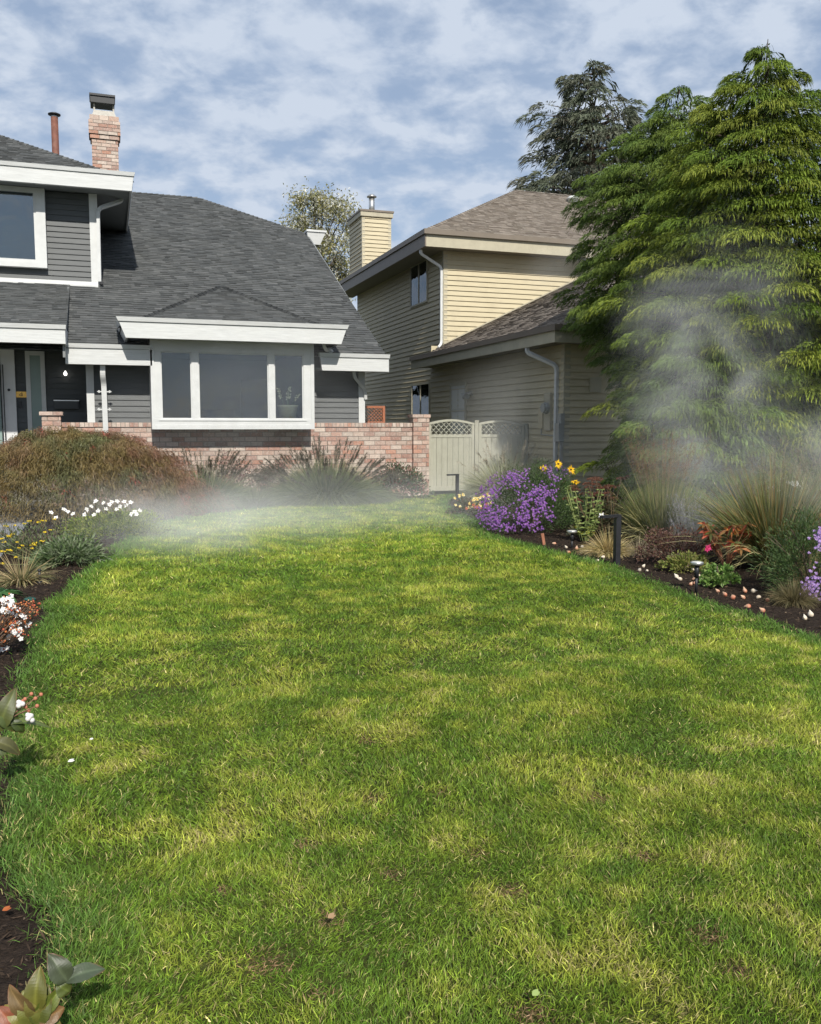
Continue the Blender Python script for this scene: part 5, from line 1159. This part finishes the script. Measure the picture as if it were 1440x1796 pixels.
bp=[(994,958,1),(1011,961,0),(1020,958,1),(1045,976,1),(1061,974,1),(1082,981,1),(1121,995,1),(1135,995,1),(1127,988,1),(1189,1012,1),(1215,996,1),(1216,1011,0),(1228,1004,1),(1216,1019,0),(1261,1032,0),(1274,1039,0),(1287,1048,0),(1306,1044,0),(1317,1031,1),(1308,1034,0),(1330,1043,1),(1352,1040,0),(1317,1060,0),(1341,1070,0),(1413,1084,1),(1423,1079,1),(975,949,0),(1000,965,0),(1232,1010,1),(1345,1048,0),(1210,1022,0),(1196,1013,1)]
bobj={}
for k,(px_,py_,w_) in enumerate(bp):
    src=WB if w_ else OB; q=at_z(px_,py_+2,0.0); first=(k==0 or k==1)
    o=src if (k==0 and w_) or (k==1 and not w_) else src.copy()
    if o is not src: COL.objects.link(o)
    bobj[k]=o; o.location=(q[0],q[1],gz(q[0],q[1])+.006); o.rotation_euler=(rng.normal()*.7,rng.normal()*.7,rng.uniform(0,6)); s_=rng.uniform(.72,.98); o.scale=(s_,s_,s_)

_spots=[(0,1035,'near the thin solar light'),(1035,1100,'around the thick black light'),(1100,1180,'in front of the brown purple shrub'),(1180,1240,'around the thick staked round light'),(1240,1311,'before the bright green lobed plant'),(1311,1390,'left of the small fescue tuft'),(1390,1500,'at the right end of the bed')]
_ord=['leftmost','second','third','fourth','fifth','sixth','seventh','eighth']
_bulbs=[o for o in COL.objects if o.name.startswith('flower_bulb')]
for x0_,x1_,txt in _spots:
    for src,cn in ((WB,'cream'),(OB,'orange brown')):
        sel=sorted([(b[0],k) for k,b in enumerate(bp) if x0_<=b[0]<x1_ and bool(b[2])==(src is WB)])
        for j,(x_,k) in enumerate(sel):
            bobj[k]['label']=(cn+' bulb, '+('' if len(sel)==1 else _ord[j]+' from left of those ' if j else 'leftmost of those ')+txt).replace(', a',' a',1) if len(sel)==1 else cn+' bulb, '+(_ord[j]+' from the left ' if j else 'leftmost ')+txt

# litter: mulch, petals, leaves
def litter(name,x0,x1,y0,y1,n,seed):
    r=np.random.default_rng(seed); X=r.uniform(x0,x1,n);Y=r.uniform(y0,y1,n); k=~((X>lawn_left(Y)-.0)&(X<lawn_right(Y)+.0)); X,Y=X[k],Y[k];n=len(X)
    Z=soilz(X,Y)+.006; D=r.normal(size=(n,3));D[:,2]*=.35
    g=Geo(); pal=np.array([(.04,.028,.02),(.06,.042,.028),(.03,.022,.016),(.09,.06,.04),(.16,.12,.08)]); i=r.choice(5,n,p=[.35,.25,.2,.15,.05])
    g.strips(np.stack([X,Y,Z],1),D,r.uniform(.012,.05,n),r.uniform(.004,.012,n),0,seg=2,prof='leaf',C=pal[i]*r.uniform(.7,1.3,(n,1)))
    return tag(g.build(name,M_chip),'dark mulch chips scattered over the bed soil','mulch',kind='stuff')
litter('mulch',-1.3,.9,1.4,13,26000,61); litter('mulch',4.6,8.5,4.2,13,22000,62)
def petal(px_,py_,L,label,col,nm='fallen_petal',z=.035,cat='petal',rot=None,grp=None):
    q=at_z(px_,py_,z); g=Geo(); D=np.array((1,.3,.15)) if rot is None else np.array(rot,float)
    for s_ in (0,.25): g.strips([q],D+(0,s_,s_),L,L*.55,.15,seg=5,prof='leaf',C=col,side=[(-.3,1,.35)])
    tag(g.build(nm,M_petal),label,cat,grp)
petal(119,1336,.032,'larger white petal lying on the grass at left',(.85,.84,.80)); petal(157,1297,.020,'smaller white petal lying on the grass at left',(.85,.84,.80))
petal(934,1746,.028,'pale green fallen leaf on the grass near the bottom',(.36,.46,.16),'fallen_leaf',cat='leaf'); petal(575,1610,.03,'tan fallen leaf on the grass near the bottom centre',(.42,.28,.16),'fallen_leaf',cat='leaf')
petal(4,1597,.028,'orange brown fallen leaf on the bare soil at lower left',(.45,.14,.05),'fallen_leaf',z=0.0,cat='leaf'); petal(216,1283+1,.0001,'x',(1,1,1)) if False else None

# ================================================================== CONIFERS
def conifer(label,c,H,R,prof,tier,pal,tips,seed,pr=(.28,.50),dens=1.0,nf=480,fl=.078,fw=.016,name='conifer_tree',barkr=.16,gap=0.0,fill=9000,zlo=.02,top=0,lumps=.36,bough=120,hang=1.0,fill_shade=.45):
    """trunk and boughs; crown of overlapping drooping pads, each a fan of small fronds with paler tips"""
    r=np.random.default_rng(seed); t=empty(name,c,label,'tree')
    hs=[];as_=[];ls=[]; zz=zlo*H+tier*.3; k=0
    while zz<H*.985:
        h=zz/H; Rh=prof(h)*R; m=max(3,int(2*math.pi*max(.15,Rh)/(pr[1]*dens)))
        a0=r.uniform(0,6.28)
        for q_ in range(m):
            a=a0+2*math.pi*(q_+r.uniform(-.3,.3))/m
            dzv=tier*1.1*(float(vnoise(np.array([a*1.1+40]),np.array([zz*.35+k*.0]),seed+5,2)[0])-.5)*2
            h_=min(.985,max(zlo,(zz+dzv+r.normal()*tier*.16)/H)); lob=1+lumps*(float(vnoise(np.array([a*1.9+3]),np.array([h_*8]),seed+1,2)[0])-.5)*2
            if gap>0 and float(vnoise(np.array([a*1.9+8]),np.array([h_*11]),seed+2,2)[0])<gap: continue
            hs.append(h_);as_.append(a);ls.append(prof(h_)*R*lob*r.uniform(.86,1.03))
            if r.random()<.45: hs.append(max(zlo,h_-tier*.45/H));as_.append(a+math.pi/m);ls.append(prof(h_)*R*lob*r.uniform(.60,.80))
        zz+=tier*(1-.45*h); k+=1
    hh=np.array(hs);az=np.array(as_);Lr=np.array(ls);n=len(hh)
    rp=r.uniform(pr[0],pr[1],n)*np.clip(.30+Lr/R*1.1,.30,1)
    z=hh*H; P0=np.stack([c[0]+np.cos(az)*(Lr-rp*.95),c[1]+np.sin(az)*(Lr-rp*.95),z],1)
    g=Geo(); g.tube([(c[0],c[1],-.1),(c[0]+.03,c[1],H*.5),(c[0],c[1],H*.94)],[barkr,barkr*.5,.008],8)
    for i in range(0,n,max(1,n//bough)):
        b=np.array((c[0],c[1],max(.1,z[i]-Lr[i]*.18))); m_=(b+P0[i])/2+(0,0,.04); g.tube([b,m_,P0[i]],[.03*barkr/.16,.018*barkr/.16,.006],5)
    if top: g.tube([(c[0],c[1],H*.92),(c[0]+.02,c[1],H+top)],[.02,.006],5)
    g.build('trunk',M_bark,t)
    N=n*nf; I=np.repeat(np.arange(n),nf); ph=az[I]+r.normal(size=N)*1.25; rho=np.sqrt(r.random(N)); rr=rho*rp[I]
    el=1.35                                   # pads longer along the bough
    dx,dy=np.cos(ph)*rr,np.sin(ph)*rr; along=dx*np.cos(az[I])+dy*np.sin(az[I])
    B=P0[I]+np.stack([dx+np.cos(az[I])*along*(el-1),dy+np.sin(az[I])*along*(el-1),-.34*rr*rho**2-.10*np.clip(along,0,9)+r.normal(size=N)*.018*pr[1]/.46-np.where(r.random(N)<.12,r.uniform(0,.08,N)*pr[1]/.46,0)],1)
    D=np.stack([np.cos(ph)*.75+np.cos(az[I])*.45+r.normal(size=N)*.22,np.sin(ph)*.75+np.sin(az[I])*.45+r.normal(size=N)*.22,r.uniform(.0,.45,N)-rho*.2],1)
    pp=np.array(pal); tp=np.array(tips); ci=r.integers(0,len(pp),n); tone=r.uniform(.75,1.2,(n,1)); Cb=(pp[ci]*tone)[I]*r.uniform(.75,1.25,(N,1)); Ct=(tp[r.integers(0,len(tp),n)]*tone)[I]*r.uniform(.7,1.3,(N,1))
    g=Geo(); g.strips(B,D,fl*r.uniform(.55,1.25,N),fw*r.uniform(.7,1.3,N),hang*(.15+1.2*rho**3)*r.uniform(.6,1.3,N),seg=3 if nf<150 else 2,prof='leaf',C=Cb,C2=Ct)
    if fill:
        h2=zlo+(1-zlo)*(1-np.sqrt(r.random(fill))); a2=r.uniform(0,2*math.pi,fill); R2=np.array([prof(h) for h in h2])*R*r.uniform(.15,.74,fill)
        g.strips(np.stack([c[0]+np.cos(a2)*R2,c[1]+np.sin(a2)*R2,h2*H],1),np.stack([np.cos(a2),np.sin(a2),r.normal(size=fill)*.5],1)+r.normal(size=(fill,3))*.4,fl*2.0*r.uniform(.6,1.2,fill),fw*3.0,1.0,seg=2,prof='leaf',C=pp[r.integers(0,len(pp),fill)]*fill_shade*r.uniform(.7,1.3,(fill,1)))  # inner fronds coloured darker: shade of the gaps painted into the fill
    g.build('crown',M_needle,t); return t
PG=[(.060,.105,.016),(.048,.088,.015),(.078,.125,.018),(.040,.075,.014)]
PT=[(.20,.265,.028),(.25,.30,.032),(.15,.22,.022),(.30,.33,.045)]
PG2=[(.050,.090,.022),(.040,.075,.020),(.066,.110,.026)]
PT2=[(.15,.215,.036),(.185,.245,.04),(.12,.18,.032)]
def ipr(*kv): xs,ys_=kv[::2],kv[1::2]; return lambda h: float(np.interp(h,xs,ys_))
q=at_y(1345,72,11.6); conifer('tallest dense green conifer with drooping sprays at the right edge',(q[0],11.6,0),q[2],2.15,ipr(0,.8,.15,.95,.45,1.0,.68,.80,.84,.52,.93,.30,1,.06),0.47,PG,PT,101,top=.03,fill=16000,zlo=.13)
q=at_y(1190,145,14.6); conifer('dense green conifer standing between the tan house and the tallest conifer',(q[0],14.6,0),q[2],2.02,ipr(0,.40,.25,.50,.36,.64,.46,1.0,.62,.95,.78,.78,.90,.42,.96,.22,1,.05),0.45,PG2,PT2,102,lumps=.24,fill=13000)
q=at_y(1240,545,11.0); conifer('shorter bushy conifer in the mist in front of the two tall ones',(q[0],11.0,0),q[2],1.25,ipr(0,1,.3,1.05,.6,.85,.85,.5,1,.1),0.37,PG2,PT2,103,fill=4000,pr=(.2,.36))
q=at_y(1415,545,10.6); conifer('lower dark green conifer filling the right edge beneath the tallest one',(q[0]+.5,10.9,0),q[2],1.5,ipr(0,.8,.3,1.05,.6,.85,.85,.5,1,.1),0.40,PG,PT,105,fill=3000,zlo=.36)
q=at_y(1040,95,42.0)
GS=[(.095,.115,.075),(.08,.10,.065),(.105,.11,.08)]; GT=[(.17,.185,.13),(.14,.16,.11),(.155,.155,.12)]
conifer('tall grey green conifer with ragged hanging foliage behind the tan roof',(q[0],42.0,0),q[2],5.2,ipr(0,1,.42,1.05,.50,1.0,.58,.78,.68,.66,.80,.52,.90,.34,.96,.18,1,.05),.62,GS,GT,111,pr=(.42,.80),dens=1.35,nf=120,fl=.30,fw=.050,barkr=.30,gap=.43,fill=1600,zlo=.34,lumps=1.05,bough=300,hang=.8,fill_shade=.9)
# far broadleaf tree between the houses
q=at_y(550,340,47.0); bc=(q[0],47.0,0); bh=q[2]
t=empty('broadleaf_tree',bc,'light silvery leaved tree showing between the two houses behind the ridge','tree')
g=Geo(); g.tube([(bc[0],47,-.1),(bc[0],47,bh*.5),(bc[0]+.1,47,bh*.85)],[.25,.16,.04],8); cents=[]
for k in range(60):
    h=rng.uniform(.35,.97); a=rng.uniform(0,6.28); rr=2.2*math.sqrt(max(0,1-((h-.66)/.36)**2))*rng.uniform(.35,1.15)*(1+.3*math.sin(a*2+h*9)) if abs(h-.68)<.36 else .2
    e=np.array((bc[0]+math.cos(a)*rr,47+math.sin(a)*rr,bh*h)); g.tube([(bc[0],47,bh*h*.72),((bc[0]+e[0])/2,(47+e[1])/2,bh*h*.88),e],[.06,.04,.012],5); cents.append(e)
g.build('trunk',M_bark,t); cents=np.array(cents); n=26000; i=rng.integers(0,len(cents),n); PP=cents[i]+rng.normal(size=(n,3))*rng.uniform(.18,.42,(len(cents),1))[i]
g=Geo(); g.strips(PP,rng.normal(size=(n,3)),rng.uniform(.12,.2,n),.075,.2,seg=2,prof='leaf',C=pick([(.50,.50,.42),(.20,.21,.07),(.60,.60,.54),(.18,.17,.07),(.32,.29,.10)],n)); g.build('crown',M_leaf,t)
# white fence seen through gaps under the conifers on the right
wf_=empty('white_fence',(16,14.5,0),'bright white board fence glimpsed through gaps below the conifers','fence')
g=Geo(); 
for k in range(52):
    x0_=12.4+k*.16; g.box((x0_,14.5+(.35*k*.16),.1),(x0_+.145,14.525+(.35*k*.16),1.75))
g.build('board',M_white,wf_)
g=Geo()
for zz in (.35,1.45): g.beam((12.4,14.56,zz),(20.6,14.56+.35*8.2,zz),.05,.09)
g.build('rail',M_white,wf_)

# ================================================================== MIST
def mist(label,c,rad,dens,nscale,lo,hi,seed,rot=0.0,col=(.93,.95,.97)):
    import bmesh as _bm
    bm=_bm.new(); _bm.ops.create_icosphere(bm,subdivisions=3,radius=1.0); me=bpy.data.meshes.new('mist'); bm.to_mesh(me); bm.free()
    o=bpy.data.objects.new('mist',me); COL.objects.link(o); o.location=c; o.scale=rad; o.rotation_euler=(0,rot,0)
    m=bpy.data.materials.new('mist_volume'); m.use_nodes=True; t=m.node_tree; t.nodes.clear()
    out=nd(t,'ShaderNodeOutputMaterial'); pv=nd(t,'ShaderNodeVolumePrincipled'); pv.inputs['Color'].default_value=(*col,1); pv.inputs['Anisotropy'].default_value=-0.4
    tcn=nd(t,'ShaderNodeTexCoord'); ln=nd(t,'ShaderNodeVectorMath',operation='LENGTH'); t.links.new(tcn.outputs['Object'],ln.inputs[0])
    f=nd(t,'ShaderNodeMapRange'); f.interpolation_type='SMOOTHERSTEP'; f.inputs[1].default_value=.15; f.inputs[2].default_value=.98; f.inputs[3].default_value=1; f.inputs[4].default_value=0; t.links.new(ln.outputs['Value'],f.inputs[0])
    geo=nd(t,'ShaderNodeNewGeometry'); mpn=nd(t,'ShaderNodeMapping'); mpn.inputs['Location'].default_value=(seed*3.1,seed*1.7,seed*.9); mpn.inputs['Scale'].default_value=(1,1,1.3); t.links.new(geo.outputs['Position'],mpn.inputs[0])
    nz=nd(t,'ShaderNodeTexNoise'); nz.inputs['Scale'].default_value=nscale; nz.inputs['Detail'].default_value=3; nz.inputs['Distortion'].default_value=.8; t.links.new(mpn.outputs[0],nz.inputs['Vector'])
    nr=nd(t,'ShaderNodeMapRange'); nr.inputs[1].default_value=lo; nr.inputs[2].default_value=hi; nr.inputs[3].default_value=.04; nr.inputs[4].default_value=1.0; t.links.new(nz.outputs[0],nr.inputs[0])
    mu=nd(t,'ShaderNodeMath',operation='MULTIPLY'); t.links.new(f.outputs[0],mu.inputs[0]); t.links.new(nr.outputs[0],mu.inputs[1])
    m2=nd(t,'ShaderNodeMath',operation='MULTIPLY'); t.links.new(mu.outputs[0],m2.inputs[0]); m2.inputs[1].default_value=dens; t.links.new(m2.outputs[0],pv.inputs['Density'])
    t.links.new(pv.outputs[0],out.inputs['Volume']); me.materials.append(m)
    return tag(o,label,'mist',kind='stuff')
mist('sunlit sprinkler mist hanging over the far lawn and fountain grass',(3.0,13.9,.15),(5.9,3.9,1.15),.105,.5,.28,.68,1)
mist('thin mist drifting from the left sprinkler over the lawn edge',(1.3,12.4,.15),(2.6,3.4,.70),.26,.7,.36,.68,2)
mist('pale mist in front of the garden gate and tan wall',(8.4,17.0,1.4),(2.6,2.4,2.4),.09,.5,.34,.70,3)
mist('swirling mist rising in front of the conifers',(7.75,10.1,2.2),(2.0,1.2,2.9),.42,.80,.42,.68,4,rot=.12)
mist('dense white mist at the right edge over the purple asters',(6.6,6.6,1.15),(.9,.9,1.0),.5,1.0,.34,.66,5)
mist('faint mist veil in front of the bay window and brick wall',(2.8,17.2,1.9),(4.0,1.3,2.6),.06,.5,.35,.7,6)
mist('thin mist above the low plants in the right bed',(7.4,8.4,1.0),(2.4,1.7,1.5),.12,.7,.32,.68,7)
mist('wisp of mist before the tan eaves',(10.4,17.2,4.9),(2.6,1.6,1.1),.18,.6,.42,.66,8)
